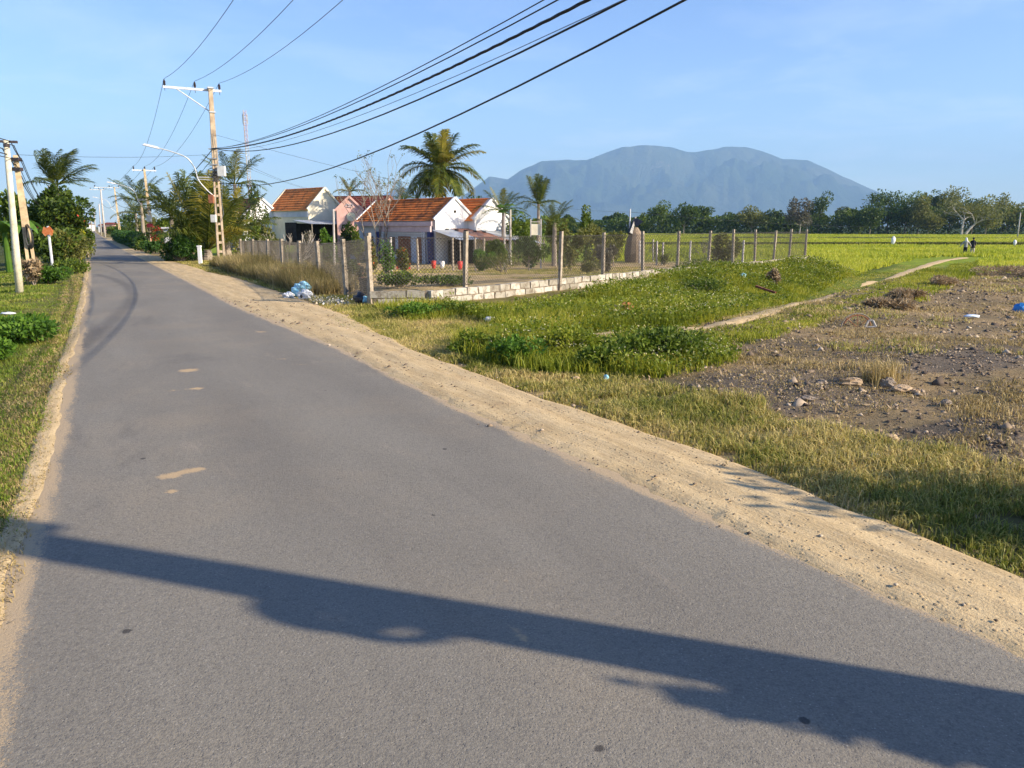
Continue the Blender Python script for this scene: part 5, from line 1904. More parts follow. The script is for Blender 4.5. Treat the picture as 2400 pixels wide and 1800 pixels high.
q_ = st(44, -.42)
shrub("hedge_bush", "yellow green hedge bush against the road on the left", gp(q_[0], q_[1]), .5, .8, 2.7, 'leaf_yellow', 4200, .17, 4, None, 20)
shr("tangled brown green shrub under the flowering tree", 128, 628, .95, 1.4, 1.6, 'leaf_olive', 2600, .14, 5, dx=-.4, dy=2)
shr("dark shrub mass behind the postered pole", 20, 640, 1.6, 1.2, 1.7, 'leaf_dark', 2400, .2, 6, dy=3)
shr("low bright green weeds right of the leaning ladder pole", 118, 664, .9, .7, .62, 'leaf_bright', 2200, .09, 7)
shr("low green weeds along the left verge under the yellow hedge", 165, 640, .6, 1.0, .55, 'leaf_mid', 1500, .1, 8)
shr("brown dead creeper at the foot of the leaning ladder pole", 82, 668, .32, .3, .8, 'brush', 700, .12, 9)
shr("lush bright green bush at the left edge of the grass", 45, 800, .75, .7, .42, 'leaf_bright', 4200, .075, 10, clumps=16)
shr("second lush bright green bush nearer at the left edge", 12, 850, .45, .5, .35, 'leaf_bright', 1900, .07, 11, dx=-.15)
shr("dead fern tuft inside the lush bush at left", 58, 805, .16, .16, .30, 'brush', 260, .09, 12)
shr("creeper climbing the corner post of the fence", 893, 665, .22, .25, 1.15, 'leaf_bright', 1300, .07, 13, dx=.12, dy=.45)
for i, (u, v, rx, h, mt_, lab) in enumerate([(820, 668, .5, .55, 'leaf_dark', "dark weeds left of the corner post"), (930, 676, .7, .35, 'leaf_mid', "green weeds inside the wall near the corner"), (1040, 672, .8, .28, 'leaf_mid', "green weeds inside the wall by the first bay"), (1390, 640, .6, .5, 'leaf_olive', "weeds behind the fourth fence post"), (1560, 622, .6, .9, 'leaf_olive', "dark weeds over the shaded wall section"), (1490, 615, .8, 1.3, 'leaf_olive', "grey green bush inside the fence beyond the fourth post"), (1650, 600, 1.1, 1.5, 'leaf_grey', "grey bush inside the fence near the sixth post"), (1540, 600, 1.1, 1.0, 'leaf_olive', "low bush inside the fence near the fifth post"), (1180, 640, 1.3, .8, 'leaf_olive', "low yard thicket behind the second bay"), (1330, 622, 1.2, 1.1, 'leaf_olive', "scrubby yard thicket behind the third post")]):
    shr(lab, u, v, rx, rx * .8, h, mt_, 1300, .08, 70 + i, "yard_weeds", dy=.5, group="weeds in the yard")

shrub("shadow_creeper", "unseen leafy creeper added to widen the shadow of the roadside pole", gp(Bb[0] - .04, Bb[1] - .16), .30, .36, 2.15, 'leaf_mid', 7500, .12, 47, None, 16, "creeper")  # foliage added out of view to widen the pole's shadow
# unseen shrub added past the right edge to throw shade on the verge
shrub("shade_sapling", "unseen leafy sapling added past the right edge to shade the verge", gp(5.75, 3.30), .66, .66, 2.15, 'leaf_mid', 2600, .11, 41, None, 12, "sapling")

# ------------------------------------------------------------------ tree line across the field
GT = "tree line behind the rice"
tl = [(1330, 505, 22, 'leaf_dark', "leftmost dark tree of the tree line beside the straw stack"), (1385, 515, 26, 'leaf_mid', "low tree of the tree line left of the straw stack"),
      (1445, 497, 30, 'leaf_dark', "rounded dark tree just left of the straw stack pole"), (1505, 503, 24, 'leaf_mid', "small tree just right of the straw stack"),
      (1555, 476, 36, 'leaf_mid', "first tall rounded tree right of the straw stack"), (1605, 477, 42, 'leaf_dark', "broad dark tree above the fifth fence post"),
      (1655, 482, 34, 'leaf_dark', "dark tree above the sixth fence post"), (1705, 502, 30, 'leaf_dark', "low dark tree above the seventh fence post"),
      (1765, 475, 46, 'leaf_bamboo', "pale bushy tree above the eighth fence post"), (1812, 487, 30, 'leaf_dark', "small dark tree with pointed top"),
      (1880, 461, 34, 'leaf_grey', "grey thin leaved tree above the fence end"), (1925, 455, 32, 'leaf_dark', "dark round headed tree at the foot of the mountain"),
      (1975, 480, 44, 'leaf_olive', "olive tree left of the tallest dark tree"), (2020, 490, 40, 'leaf_mid', "low green tree left of the tallest dark tree"),
      (2090, 440, 62, 'leaf_dark', "widest tall dark tree of the tree line"), (2045, 468, 38, 'leaf_dark', "dark tree leaning on the widest tall tree"),
      (2130, 452, 40, 'leaf_mid', "green tree at the right side of the widest tall tree"), (2200, 438, 34, 'leaf_dark', "tall thin trunked dark tree left of the spreading tree"),
      (2160, 455, 30, 'leaf_bamboo', "pale feathery tree left of the thin trunked tree"), (2235, 432, 44, 'leaf_bamboo', "tall pale bamboo clump behind the spreading tree"),
      (2320, 455, 50, 'leaf_bamboo', "pale bamboo clump right of the spreading tree"), (2370, 446, 40, 'leaf_bamboo', "tall bamboo clump near the right edge"),
      (2425, 470, 50, 'leaf_olive', "olive tree at the right edge of the view"), (2285, 468, 44, 'leaf_dark', "dark tree directly behind the spreading tree"),
      (1850, 500, 34, 'leaf_olive', "low olive tree above the last fence posts"), (2180, 495, 40, 'leaf_olive', "low olive tree under the thin trunked tree"), (2480, 455, 50, 'leaf_dark', "dark tree just past the right edge of the view")]
tmesh = {}
for i, (u, vt, wp, mt_, lab) in enumerate(tl):
    y = 262 + 26 * ((i * 7) % 5) / 4
    px_tree("field_tree", lab, u, vt, y, wp, mt_, int(1500 + 26 * wp), .78, 120 + i, .10 if mt_ != 'leaf_bamboo' else .05, GT, 18, 'barkpale' if i in (17, 10) else 'bark')
# dense understorey of the wood: one mass
g_ = np.random.default_rng(77)
n = 26000
uu = g_.uniform(1290, 2700, n)
yy = g_.uniform(268, 300, n)
xx = (uu - 1200) / 1837 * yy
hh_ = np.interp(uu, [1290, 1500, 1800, 2000, 2100, 2400, 2700], [4.5, 6, 5.5, 7.5, 9.5, 8.5, 8]) * (1 + .25 * noise2(uu * .03, uu * 0, 78))
zz = H(xx, yy, False) + hh_ * g_.uniform(0, 1, n) ** .8
V, I_ = leaves(np.stack([xx, yy, zz], -1), g_.uniform(.6, 1.4, n), None, .55, .2, 78)
tag(bulk("woodland_understorey", V, [I_], M['leaf_dark']), "dark dense undergrowth beneath the tree line", "undergrowth", kind="stuff")
# far vegetation to the left and centre horizon
n = 22000
uu = g_.uniform(-200, 1330, n)
yy = g_.uniform(150, 210, n)
xx = (uu - 1200) / 1837 * yy
ok = np.abs(xx * ND[0] + yy * ND[1] - 1.3) > 7
uu, yy, xx = uu[ok], yy[ok], xx[ok]
hh_ = 4.2 * (1 + .35 * noise2(uu * .035, uu * 0, 79))
zz = H(xx, yy, False) + hh_ * g_.uniform(0, 1, len(uu)) ** .8
V, I_ = leaves(np.stack([xx, yy, zz], -1), g_.uniform(.5, 1.1, len(uu)), None, .55, .2, 80)
tag(bulk("distant_thicket", V, [I_], M['leaf_mid']), "distant green thicket beyond the houses", "thicket", kind="stuff")

# spreading tree with pale trunks
sb_ = at(2258, 548, -.9)
sb_ = aty(2258, 549, 235)
sb_[2] = float(H(sb_[0], sb_[1]))
spt = thing("spreading_tree", "wide crowned tree with pale forked trunk in the rice field", "tree", sb_)
mb = MB()
tips = []
sh_ = (549 - 462) / 1837 * 235
for dx in (-.5, .6):
    dd_ = np.array([dx * .35 + .1, 0, 1.0])
    branch(sb_ + np.array([dx, 0, -.3]), dd_ / np.linalg.norm(dd_), sh_ * .42, .42, 0)
def branch2(p, d, L, r_, dep):
    pts = [p]
    for i in range(4):
        d = d + gb_.normal(size=3) * .12
        d[2] -= .03
        d /= np.linalg.norm(d)
        pts.append(pts[-1] + d * L / 4)
    mb.tube(pts, np.linspace(r_, r_ * .6, 5), 5, False)
    if dep == 0:
        tips.append(pts[-1])
        return
    for i in range(3):
        a = gb_.normal(size=3)
        a[2] *= .35
        nd = d + a * .6
        nd[2] = abs(nd[2]) * .6 + .05
        nd /= np.linalg.norm(nd)
        branch2(pts[-1 - (i % 2)], nd, L * gb_.uniform(.65, .85), r_ * .6, dep - 1)
forks = tips[:]
tips = []
for f0 in forks:
    for i in range(4):
        a = gb_.uniform(0, 6.28)
        branch2(f0, np.array([math.cos(a) * .9 + .15, math.sin(a) * .9, .75]), sh_ * .30, .22, 2)
obj("trunk", mb, M['barkpale'], spt)
C = np.array(tips)
C = np.repeat(C, 60, 0) + np.random.default_rng(3).normal(size=(len(C) * 60, 3)) * np.array([1.5, 1.5, .6]) + np.array([0, 0, .5])
V, I_ = leaves(C, np.random.default_rng(4).uniform(.35, .7, len(C)), None, .5, .5, 8)
bulk("crown", V, [I_], M['leaf_olive'], spt)

# ------------------------------------------------------------------ people and markers in the field
def skin_mesh(name, verts, edges, rad, mat, parent, sub=2):
    me = bpy.data.meshes.new(name)
    o0 = WL(parent)
    me.from_pydata([(v_[0] - o0[0], v_[1] - o0[1], v_[2] - o0[2]) for v_ in verts], edges, [])
    o = bpy.data.objects.new(name, me)
    COL.objects.link(o)
    o.parent = parent
    md = o.modifiers.new("skin", 'SKIN')
    for v_, r_ in zip(me.skin_vertices[0].data if me.skin_vertices else [], rad):
        v_.radius = (r_, r_) if np.isscalar(r_) else r_
    if not me.skin_vertices:
        pass
    ss = o.modifiers.new("sub", 'SUBSURF')
    ss.levels = ss.render_levels = sub
    me.materials.append(mat)
    return o


def ellipsoid(c, r_, n=12, m=8):
    return MB().blob(c, r_, 0, 0.0, n, m)


def person(label, base, h, top_mat, leg_mat, head_mat, step=.16, arm=.35, long_top=False):
    t = thing("person", label, "person", base)
    k = h / 1.6
    f_ = np.array([.25, .97, 0])
    s_v = np.array([.97, -.25, 0])
    P = lambda s__, f__, z__: np.asarray(base) + (s_v * s__ + f_ * f__ + UP * z__) * k
    # body: legs, torso, arms, neck as rings of tubes merged in one mesh via remesh
    mb = MB()
    mb.tube([P(0, 0, .78), P(0, 0, .95), P(0, 0, 1.15), P(0, .01, 1.28), P(0, .01, 1.36)], [.14 * k, .125 * k, .145 * k, .13 * k, .055 * k], 12)
    for sg_, st_p in ((-1, step), (1, -step)):
        mb.tube([P(.075 * sg_, 0, .84), P(.08 * sg_, st_p * .55, .45), P(.08 * sg_, st_p * .5 - .05, .07)], [.085 * k, .06 * k, .038 * k], 9)
        mb.tube([P(.08 * sg_, st_p * .5 - .08, .04), P(.08 * sg_, st_p * .5 + .13, .03)], [.04 * k, .03 * k], 8)
        mb.tube([P(.16 * sg_, 0, 1.27), P((.19 + arm * .25) * sg_, -.02, 1.02), P((.18 + arm * .5) * sg_, .06, .80)], [.055 * k, .042 * k, .03 * k], 8)
        for j in range(5):
            a0 = P((.18 + arm * .5) * sg_ + (j - 2) * .012, .06, .80)
            mb.tube([a0, a0 + (f_ * .02 + UP * -.07 + s_v * (j - 2) * .006) * k], .009 * k, 5)
    mb.tube([P(0, .01, 1.32), P(0, .02, 1.42)], .05 * k, 8)
    mb.blob(P(0, .03, 1.49), np.array([.075, .09, .11]) * k, 0, 0.0, 12, 8)
    body = obj("body", mb, M['skin'], t, True)
    rm = body.modifiers.new("one_surface", 'REMESH')
    rm.mode = 'VOXEL'
    rm.voxel_size = .018
    # clothing
    mb = MB()
    zb_ = .62 if long_top else .74
    mb.tube([P(0, 0, zb_), P(0, 0, .95), P(0, 0, 1.15), P(0, .01, 1.29), P(0, .01, 1.37)], [.20 * k if long_top else .17 * k, .155 * k, .175 * k, .16 * k, .07 * k], 14, False)
    for sg_ in (-1, 1):
        mb.tube([P(.15 * sg_, 0, 1.28), P((.19 + arm * .25) * sg_, -.02, 1.02), P((.18 + arm * .46) * sg_, .055, .83)], [.078 * k, .062 * k, .055 * k], 9, False)
    obj("jacket", mb, M[top_mat], t, True)
    mb = MB()
    for sg_, st_p in ((-1, step), (1, -step)):
        mb.tube([P(.065 * sg_, 0, .90), P(.08 * sg_, st_p * .5, .47), P(.08 * sg_, st_p * .5 - .05, .10)], [.115 * k, .085 * k, .07 * k], 10, False)
    obj("trousers", mb, M[leg_mat], t, True)
    mb = MB().blob(P(0, .015, 1.515), np.array([.10, .11, .115]) * k, 3, .05, 12, 8)
    if head_mat == 'clothwhite':
        mb.tube([P(0, -.02, 1.52), P(0, -.09, 1.35), P(.05, -.12, 1.18)], [.085 * k, .12 * k, .14 * k], 9)
        mb.tube([P(0, 0, 1.58), P(0, .0, 1.68)], [.06 * k, .015 * k], 8)
    obj("head_covering", mb, M[head_mat], t, True)
    return t


p = at(2261, 597, -.88)
person("person in pale scarf and grey top with black trousers walking on the path", gp(p[0], p[1], .0), 1.55, 'clothgrey', 'clothblack', 'clothwhite', .10, .6)
p = at(2278, 596, -.88)
person("person dressed in a long black jacket walking at the right", gp(p[0], p[1], .0), 1.56, 'clothblack', 'clothbeige', 'hair', .16, .12, True)

for i, (u, vb, vt, y, wpx, lab) in enumerate([(2093, 573, 554, 105, 5, "white sack marker standing in the rice left of the people"), (2378, 575, 562, 92, 4, "small white cloth marker in the rice at the right edge"), (1484, 569, 560, 110, 3, "tiny white rag in the rice behind the fence")]):
    p = aty(u, vb, y)
    zb = float(H(p[0], p[1]))
    tp = aty(u, vt, y)
    t = thing("field_marker", lab, "marker", (p[0], p[1], zb), "white markers in the rice")
    obj("stake", MB().tube([(p[0], p[1], zb - .1), (p[0], p[1], tp[2])], .02, 5), M['barkpale'], t)
    ww = wpx * y / 1837
    mid_ = np.array([p[0], p[1], (aty(u, vb, y)[2] + tp[2]) / 2])
    mb = MB().blob(mid_, (ww, .12, (tp[2] - p[2]) / 2), 30 + i, .18, 12, 8)
    obj("sack", mb, M['whitebag'], t, True)

# ------------------------------------------------------------------ rubbish, rocks and odds and ends
p = hit(705, 694)
t = thing("rubbish_bag", "large pale blue plastic rubbish bag by the dry grass", "rubbish bag", p, "roadside rubbish bags")
obj("bag", MB().blob(p + np.array([.02, .08, .15]), (.24, .19, .18), 3, .26, 30, 20, p[2] + .005, .11), M['bluebag'], t)
obj("knot", MB().tube([p + np.array([.0, .08, .30]), p + np.array([.04, .05, .33]), p + np.array([.11, .0, .32])], [.05, .025, .05], 7), M['bluebag'], t, True)
p = hit(712, 702)
t = thing("rubbish_bag", "white plastic rubbish bag slumped against the blue bag", "rubbish bag", p, "roadside rubbish bags")
obj("bag", MB().blob(p + np.array([.03, -.02, .10]), (.16, .12, .12), 8, .28, 26, 18, p[2] + .005, .12), M['whitebag'], t)
obj("bag_mouth", MB().blob(p + np.array([-.02, -.12, .09]), (.035, .03, .04), 9, .2, 10, 7), M['blackbag'], t, True)
p = hit(676, 700)
t = thing("rubbish_bag", "small white plastic bag at the left of the blue bag", "rubbish bag", p, "roadside rubbish bags")
obj("bag", MB().blob(p + np.array([0, 0, .07]), (.13, .10, .08), 12, .28, 22, 14, p[2] + .005, .12), M['whitebag'], t)
p = hit(755, 690)
t = thing("rubbish_bag", "white carrier bag with green print beside the blue bag", "rubbish bag", p, "roadside rubbish bags")
obj("bag", MB().blob(p + np.array([0, .03, .09]), (.20, .14, .11), 15, .26, 26, 16, p[2] + .005, .12), M['whitebag'], t)
obj("print", MB().blob(p + np.array([.0, -.09, .13]), (.065, .02, .045), 16, .2, 10, 7), M['greenprint'], t, True)
obj("handle", MB().tube([p + np.array([.16, 0, .14]), p + np.array([.26, -.02, .12]), p + np.array([.31, -.03, .08])], [.04, .025, .05], 6), M['whitebag'], t, True)
p = hit(848, 712)
t = thing("rubbish_bag", "black plastic bag with pale blue scrap at the wall corner", "rubbish bag", p, "roadside rubbish bags")
obj("bag", MB().blob(p + np.array([-.02, 0, .10]), (.16, .14, .14), 21, .25, 14, 9, p[2] + .005), M['blackbag'], t, True)
obj("scrap", MB().blob(p + np.array([.08, -.08, .10]), (.07, .05, .08), 22, .25, 10, 7), M['bluebag'], t, True)
p = hit(856, 690)
t = thing("dark_crate", "dark crate beside the end of the block wall", "crate", p)
obj("side", MB().box(p + np.array([0, .1, .18]), (.26, .24, .36), None, .95, .006), M['blackbag'], t)
obj("rim", MB().box(p + np.array([0, .1, .37]), (.29, .27, .03)), M['dark'], t)
# shells / broken plaster heap
g_ = np.random.default_rng(31)
C = []
for u, v, n_, su, sv_ in ((765, 703, 260, 26, 5), (785, 708, 160, 16, 4), (740, 700, 100, 16, 3)):
    for _ in range(n_):
        C.append(hit(u + g_.normal() * su, v + g_.normal() * sv_))
C = np.array(C)
C[:, 2] += g_.uniform(0, .04, len(C))
V, I_ = leaves(C, g_.uniform(.03, .09, len(C)), None, .7, .8, 32)
N = NT('pale_rubble')
N.bsdf(N.ramp(N.n("ShaderNodeNewGeometry").outputs['Random Per Island'], [(0, (.45, .38, .28)), (1, (.78, .74, .66))]), .9)
tag(bulk("pale_rubble", V, [I_], N.m), "scatter of pale broken plaster beside the rubbish bags", "rubble", kind="stuff")


def rock(label, u, v, r_, mat, seed, group="loose rocks", name="rock", sink=.3):
    p = hit(u, v)
    r_ = tuple(q * .78 for q in r_)
    mb = MB().blob(p + UP * r_[2] * (1 - sink), r_, seed, .30, 10, 7)
    return solo(name, mb, M[mat], label, "rock", group, origin=tuple(p))


rock("long tan stone at the edge of the black gravel", 1995, 903, (.16, .07, .06), 'rocktan', 1)
rock("dark angular stone beside the long tan stones", 2080, 908, (.09, .07, .075), 'rock', 2)
rock("second tan stone right of the dark angular stone", 2112, 917, (.13, .08, .05), 'rocktan', 3)
rock("small tan stone ending the row of stones", 2145, 922, (.06, .05, .035), 'rocktan', 4)
rock("flat grey stone in the black gravel", 1893, 937, (.09, .07, .03), 'rock', 5)
rock("tan flat rock alone between grass and rubble", 2086, 1034, (.085, .075, .045), 'rocktan', 6)
rock("small brown stone at the left of the stone row", 1925, 900, (.08, .06, .04), 'rock', 7)
rock("grey stone half buried in the bare soil", 2215, 950, (.06, .05, .04), 'rock', 8)
rock("pale stone in the sand at lower right", 2130, 1388, (.035, .025, .018), 'rocktan', 9)
rock("small grey stone in the sand at lower right", 2240, 1440, (.024, .02, .016), 'rock', 10)
rock("flat light slab piece at the right edge of the rubble", 2385, 1138, (.16, .06, .02), 'rocktan', 11, sink=.2)
p = hit(2052, 1078)
t = solo("litter", MB().blob(p + UP * .03, (.042, .034, .020), 5, .4, 12, 8), M['whitebag'], "crumpled white plastic litter in the verge grass", "litter", smooth=True, origin=tuple(p))
p = hit(1145, 755)
solo("litter", MB().blob(p + UP * .05, (.08, .05, .05), 6, .4, 12, 8), M['whitebag'], "white plastic scrap in the weeds below the block wall", "litter", smooth=True, origin=tuple(p))
p = hit(1421, 893)
solo("litter", MB().blob(p + UP * .04, (.03, .025, .035), 7, .3, 12, 8), M['bluebag'], "pale blue plastic cup at the edge of the weeds", "litter", smooth=True, origin=tuple(p))
p = hit(1349, 893)
solo("litter", MB().blob(p + UP * .03, (.05, .025, .02), 17, .35, 12, 8), M['rocktan'], "dull tan scrap left of the blue cup", "litter", smooth=True, origin=tuple(p))
p = hit(2275, 748)
solo("litter", MB().blob(p + UP * .05, (.12, .06, .025), 8, .35, 12, 8), M['poster'], "pale plastic sheet crumpled on the rubble", "litter", smooth=True, origin=tuple(p))
p = hit(2392, 735)
solo("litter", MB().blob(p + UP * .09, (.13, .10, .09), 9, .38, 14, 9), M['bluetarp'], "crumpled bright blue tarp at the right edge", "litter", smooth=True, origin=tuple(p))
p = hit(1740, 656)
solo("litter", MB().blob(p + UP * .12, (.12, .08, .10), 10, .35, 12, 8), M['bluebag'], "pale green plastic caught in the grassy mound", "litter", smooth=True, origin=tuple(p))
p = hit(20, 737)
solo("litter", MB().blob(p + UP * .02, (.16, .07, .03), 11, .25, 12, 8), M['whitebag'], "white sheet lying on the left verge", "litter", smooth=True, origin=tuple(p))
p = hit(1463, 742)
lg = thing("clay_lump", "big orange clay lump half hidden in the flowering weeds", "clay lump", p)
obj("lump", MB().blob(p + np.array([.03, 0, .17]), (.15, .10, .11), 33, .34, 9, 6), M['clay'], lg)
obj("shaded_side", MB().blob(p + np.array([-.13, .05, .14]), (.10, .08, .08), 44, .34, 8, 6), M['rock'], lg)  # darker lump stands in for the clay lump's shaded side
p = hit(1793, 700)
q_ = p + UP * .28
solo("broken_plank", MB().box(q_, (.62, .10, .05), [np.array([.85, -.45, -.28]), np.array([.46, .88, 0]), np.array([.25, -.13, .96])], 1, .01), M['wood'], "broken brown plank lying on the grassy mound", "plank", origin=tuple(p))
p = hit(1812, 668)
shrub("dead_brush", "small pale dead brush on the grassy mound", gp(p[0], p[1]), .35, .3, .55, 'brush', 500, .12, 55, None, 6, "brush")
# old tyre hoop and frame in the ditch
p = hit(2010, 768)
hp_ = thing("old_hoop", "half buried bicycle wheel hoop in the ditch", "wheel", p)
an = np.linspace(0, math.pi, 20)
obj("rim", MB().tube([p + np.array([.26 * math.cos(a), .05 * math.sin(a), .24 * math.sin(a) - .02]) for a in an], .011, 6), M['bark'], hp_)
obj("rim", MB().tube([p + np.array([.06 + .22 * math.cos(a), .16, .20 * math.sin(a) - .02]) for a in an], .010, 6), M['rustbox'], hp_)
obj("spokes", MB().tube([p, p + np.array([0, .05, .22])], .005, 4).tube([p, p + np.array([.18, .03, .15])], .005, 4).tube([p, p + np.array([-.18, .03, .15])], .005, 4), M['rustbox'], hp_)
p = hit(2040, 772)
e_x, e_z = np.array([.9, -.3, .1]), np.array([.1, .3, .9])
mb = MB()
for a, b_q in (((-.08, 0), (.08, 0)), ((.08, 0), (.03, .11)), ((.03, .11), (-.03, .11)), ((-.03, .11), (-.08, 0))):
    mb.tube([p + e_x * a[0] + e_z * (a[1] + .04), p + e_x * b_q[0] + e_z * (b_q[1] + .04)], .016, 6)
solo("wooden_frame", mb, M['barkpale'], "small pale wooden frame beside the half buried hoop", "frame", origin=tuple(p))

# things in the yard
for i, (u, v, y, mt_, lab) in enumerate([(945, 606, 50, 'redplastic', "red plastic stool in front of the tiled house"), (1016, 608, 52, 'redplastic', "red flower pot below the blue column"), (1078, 606, 50, 'redplastic', "red bucket under the rusty lean-to"), (1036, 606, 51, 'plaster_white', "white jar beside the red flower pot")]):
    p = aty(u, v, y)
    p[2] = float(H(p[0], p[1]))
    t = thing("stool" if i == 0 else ("jar" if i == 3 else ("flower_pot" if i == 1 else "bucket")), lab, ["stool", "pot", "bucket", "jar"][i], p)
    if i == 0:
        obj("seat", MB().box(p + UP * .42, (.9, .6, .06)), M[mt_], t)
        for sx in (-.38, .38):
            for sy in (-.24, .24):
                obj("leg", MB().box(p + np.array([sx, sy, .2]), (.06, .06, .42)), M[mt_], t)
    else:
        obj("vessel", MB().tube([p, p + UP * .25, p + UP * .45, p + UP * .5], [.10, .15, .17, .14], 12), M[mt_], t, True)
        obj("rim", MB().tube([p + UP * .48, p + UP * .53], [.175, .175], 12), M[mt_], t, True)

# dead brush heaps on the pad edge
for i, (u, v, rx, h_, lab) in enumerate([(2088, 724, .5, .18, "left heap of brown dead brush at the edge of the ditch"), (2125, 702, .5, .20, "middle heap of brown dead brush above the ditch"), (2190, 668, .6, .24, "right heap of brown dead brush near the rice"), (2380, 645, 1.4, .3, "grey brown rubble and brush bank at the right edge")]):
    p = hit(u, v)
    shrub("dead_brush", lab, gp(p[0], p[1]), rx, rx * .7, h_, 'brush', 1800, .16, 90 + i, "heaps of dead brush", 10, "brush", aspect=.14)

# ------------------------------------------------------------------ ground cover (uncountable)
def scatter(n, d0, d1, az0, az1, mask, seed, pw=1.0):
    g = np.random.default_rng(seed)
    az = g.uniform(math.radians(az0), math.radians(az1), n)
    k_ = g.uniform(0, 1, n)
    d = (d0 ** pw + (d1 ** pw - d0 ** pw) * k_) ** (1 / pw) if pw else d0 * (d1 / d0) ** k_
    x_ = d * np.sin(az)
    y_ = d * np.cos(az)
    m_ = mask(x_, y_)
    return x_[m_], y_[m_], d[m_]


def blades(x_, y_, z_, h_, w_, nb, spread, lean, seed, simple=False):
    """bent grass blades; arrays h_, w_ per tuft"""
    g = np.random.default_rng(seed)
    n = len(x_) * nb
    rep = lambda a: np.repeat(np.broadcast_to(a, x_.shape), nb)
    az = g.uniform(0, 6.283, n)
    rr = rep(spread) * np.sqrt(g.uniform(0, 1, n))
    a2 = g.uniform(0, 6.283, n)
    B = np.stack([rep(x_) + rr * np.cos(a2), rep(y_) + rr * np.sin(a2), rep(z_) - .01], -1)
    hh__ = rep(h_) * g.uniform(.45, 1.15, n)
    ln = np.clip(g.normal(lean, lean * .5, n), .05, 1.6)
    dx = np.stack([np.cos(az), np.sin(az), np.zeros(n)], -1)
    sx = np.stack([-np.sin(az), np.cos(az), np.zeros(n)], -1)
    tw = g.uniform(-1.2, 1.2, n)
    sx = sx * np.cos(tw)[:, None] + dx * np.sin(tw)[:, None]
    wv = sx * (rep(w_) * g.uniform(.6, 1.3, n) / 2)[:, None]
    mid_ = B + dx * (hh__ * ln * .28)[:, None] + UP * (hh__ * .6)[:, None]
    tip = B + dx * (hh__ * ln * .85)[:, None] + UP * (hh__ * (1.0 - .25 * np.minimum(ln, 1.2)))[:, None]
    if simple:      # far blades: one leaning triangle each
        V = np.stack([B - wv * 1.35, B + wv * 1.35, tip], 1)
        return V.reshape(-1, 3), np.zeros((0, 4), int), np.arange(n * 3).reshape(n, 3)
    V = np.stack([B - wv, B + wv, mid_ + wv * .8, mid_ - wv * .8, tip], 1)
    I0 = np.arange(n)[:, None] * 5
    return V.reshape(-1, 3), I0 + np.array([[0, 1, 2, 3]]), I0 + np.array([[3, 2, 4]])


def grass(name, label, cat, pts, hfun, wfun, nb, spread, lean, mat, seed):
    x_, y_, d = pts
    z_ = H(x_, y_)
    hs_, ws_ = np.broadcast_to(hfun(x_, y_, d), x_.shape), np.broadcast_to(wfun(d), x_.shape)
    sp_ = np.broadcast_to(spread, x_.shape)
    nr_ = d < 11
    V, q4, q3 = blades(x_[nr_], y_[nr_], z_[nr_], hs_[nr_], ws_[nr_], nb, sp_[nr_], lean, seed)
    fr_ = ~nr_
    V2, _, t2_ = blades(x_[fr_], y_[fr_], z_[fr_], hs_[fr_], ws_[fr_], nb, sp_[fr_], lean, seed + 500, True)
    q3 = np.concatenate([q3, t2_ + len(V)])
    V = np.concatenate([V, V2])
    return tag(bulk(name, V, [q4, q3], M[mat]), label, cat, kind="stuff")


def not_path(x_, y_, w_=.45):
    return polydist(PATH, x_, y_) > w_


# right verge: dry grass between shoulder and rubble
def m_verge(x_, y_):
    s_, t_, a_, b_, c_ = frames(x_, y_)
    nz = noise2(x_ * 1.6, y_ * 1.6, 201)
    lo = soedge(s_) - .02 + .13 * noise2(s_ * 3, s_ * 0, 202) + .10 * noise2(s_ * 11, t_ * 9, 204)
    hi = 5.55 + .45 * nz
    hi = np.where(s_ > 9, 6.6, hi)
    return (t_ > lo) & (t_ < hi) & (s_ < 17) & ~inpoly(DRYTRI, x_, y_) & ~inpoly(LUSH1, x_, y_) & ~inpoly(LUSH2, x_, y_) & (c_ > .2) & (noise2(x_ * 3.3, y_ * 3.3, 207) > -.62)


pv = scatter(120000, 2.2, 19, -26, 62, m_verge, 1, 1.0)
grass("verge_grass", "short dry green and straw grass between the sandy shoulder and the rubble", "grass", pv,
      lambda x_, y_, d: (.055 + .035 * np.clip(noise2(x_ * 2.5, y_ * 2.5, 203) + .6, 0, 1.5)) * sm(-.05, .3, frames(x_, y_)[1] - soedge(frames(x_, y_)[0])) + .03,
      lambda d: .0035 + .0007 * d, 6, .05, .75, 'grass_dry', 2)
pt_ = scatter(60000, 9, 24, -22, 8, lambda x_, y_: inpoly(DRYTRI, x_, y_), 3, 1.0)
grass("straw_grass", "short straw coloured grass patch before the block wall", "grass", pt_, lambda x_, y_, d: .065 + .02 * noise2(x_, y_, 206), lambda d: .004 + .0006 * d, 5, .07, .8, 'grass_dry', 4)
# taller dry stalks standing out of the verge
pvs = scatter(9000, 2.4, 18, -22, 62, lambda x_, y_: m_verge(x_, y_) & (noise2(x_ * 1.9, y_ * 1.9, 208) > .35), 15, 1.0)
grass("dry_stalks", "taller dry seed stalks standing in the verge grass", "grass", pvs, lambda x_, y_, d: .15 + .06 * noise2(x_ * 3, y_ * 3, 209), lambda d: .0028 + .0005 * d, 4, .05, .55, 'grass_tall', 16)
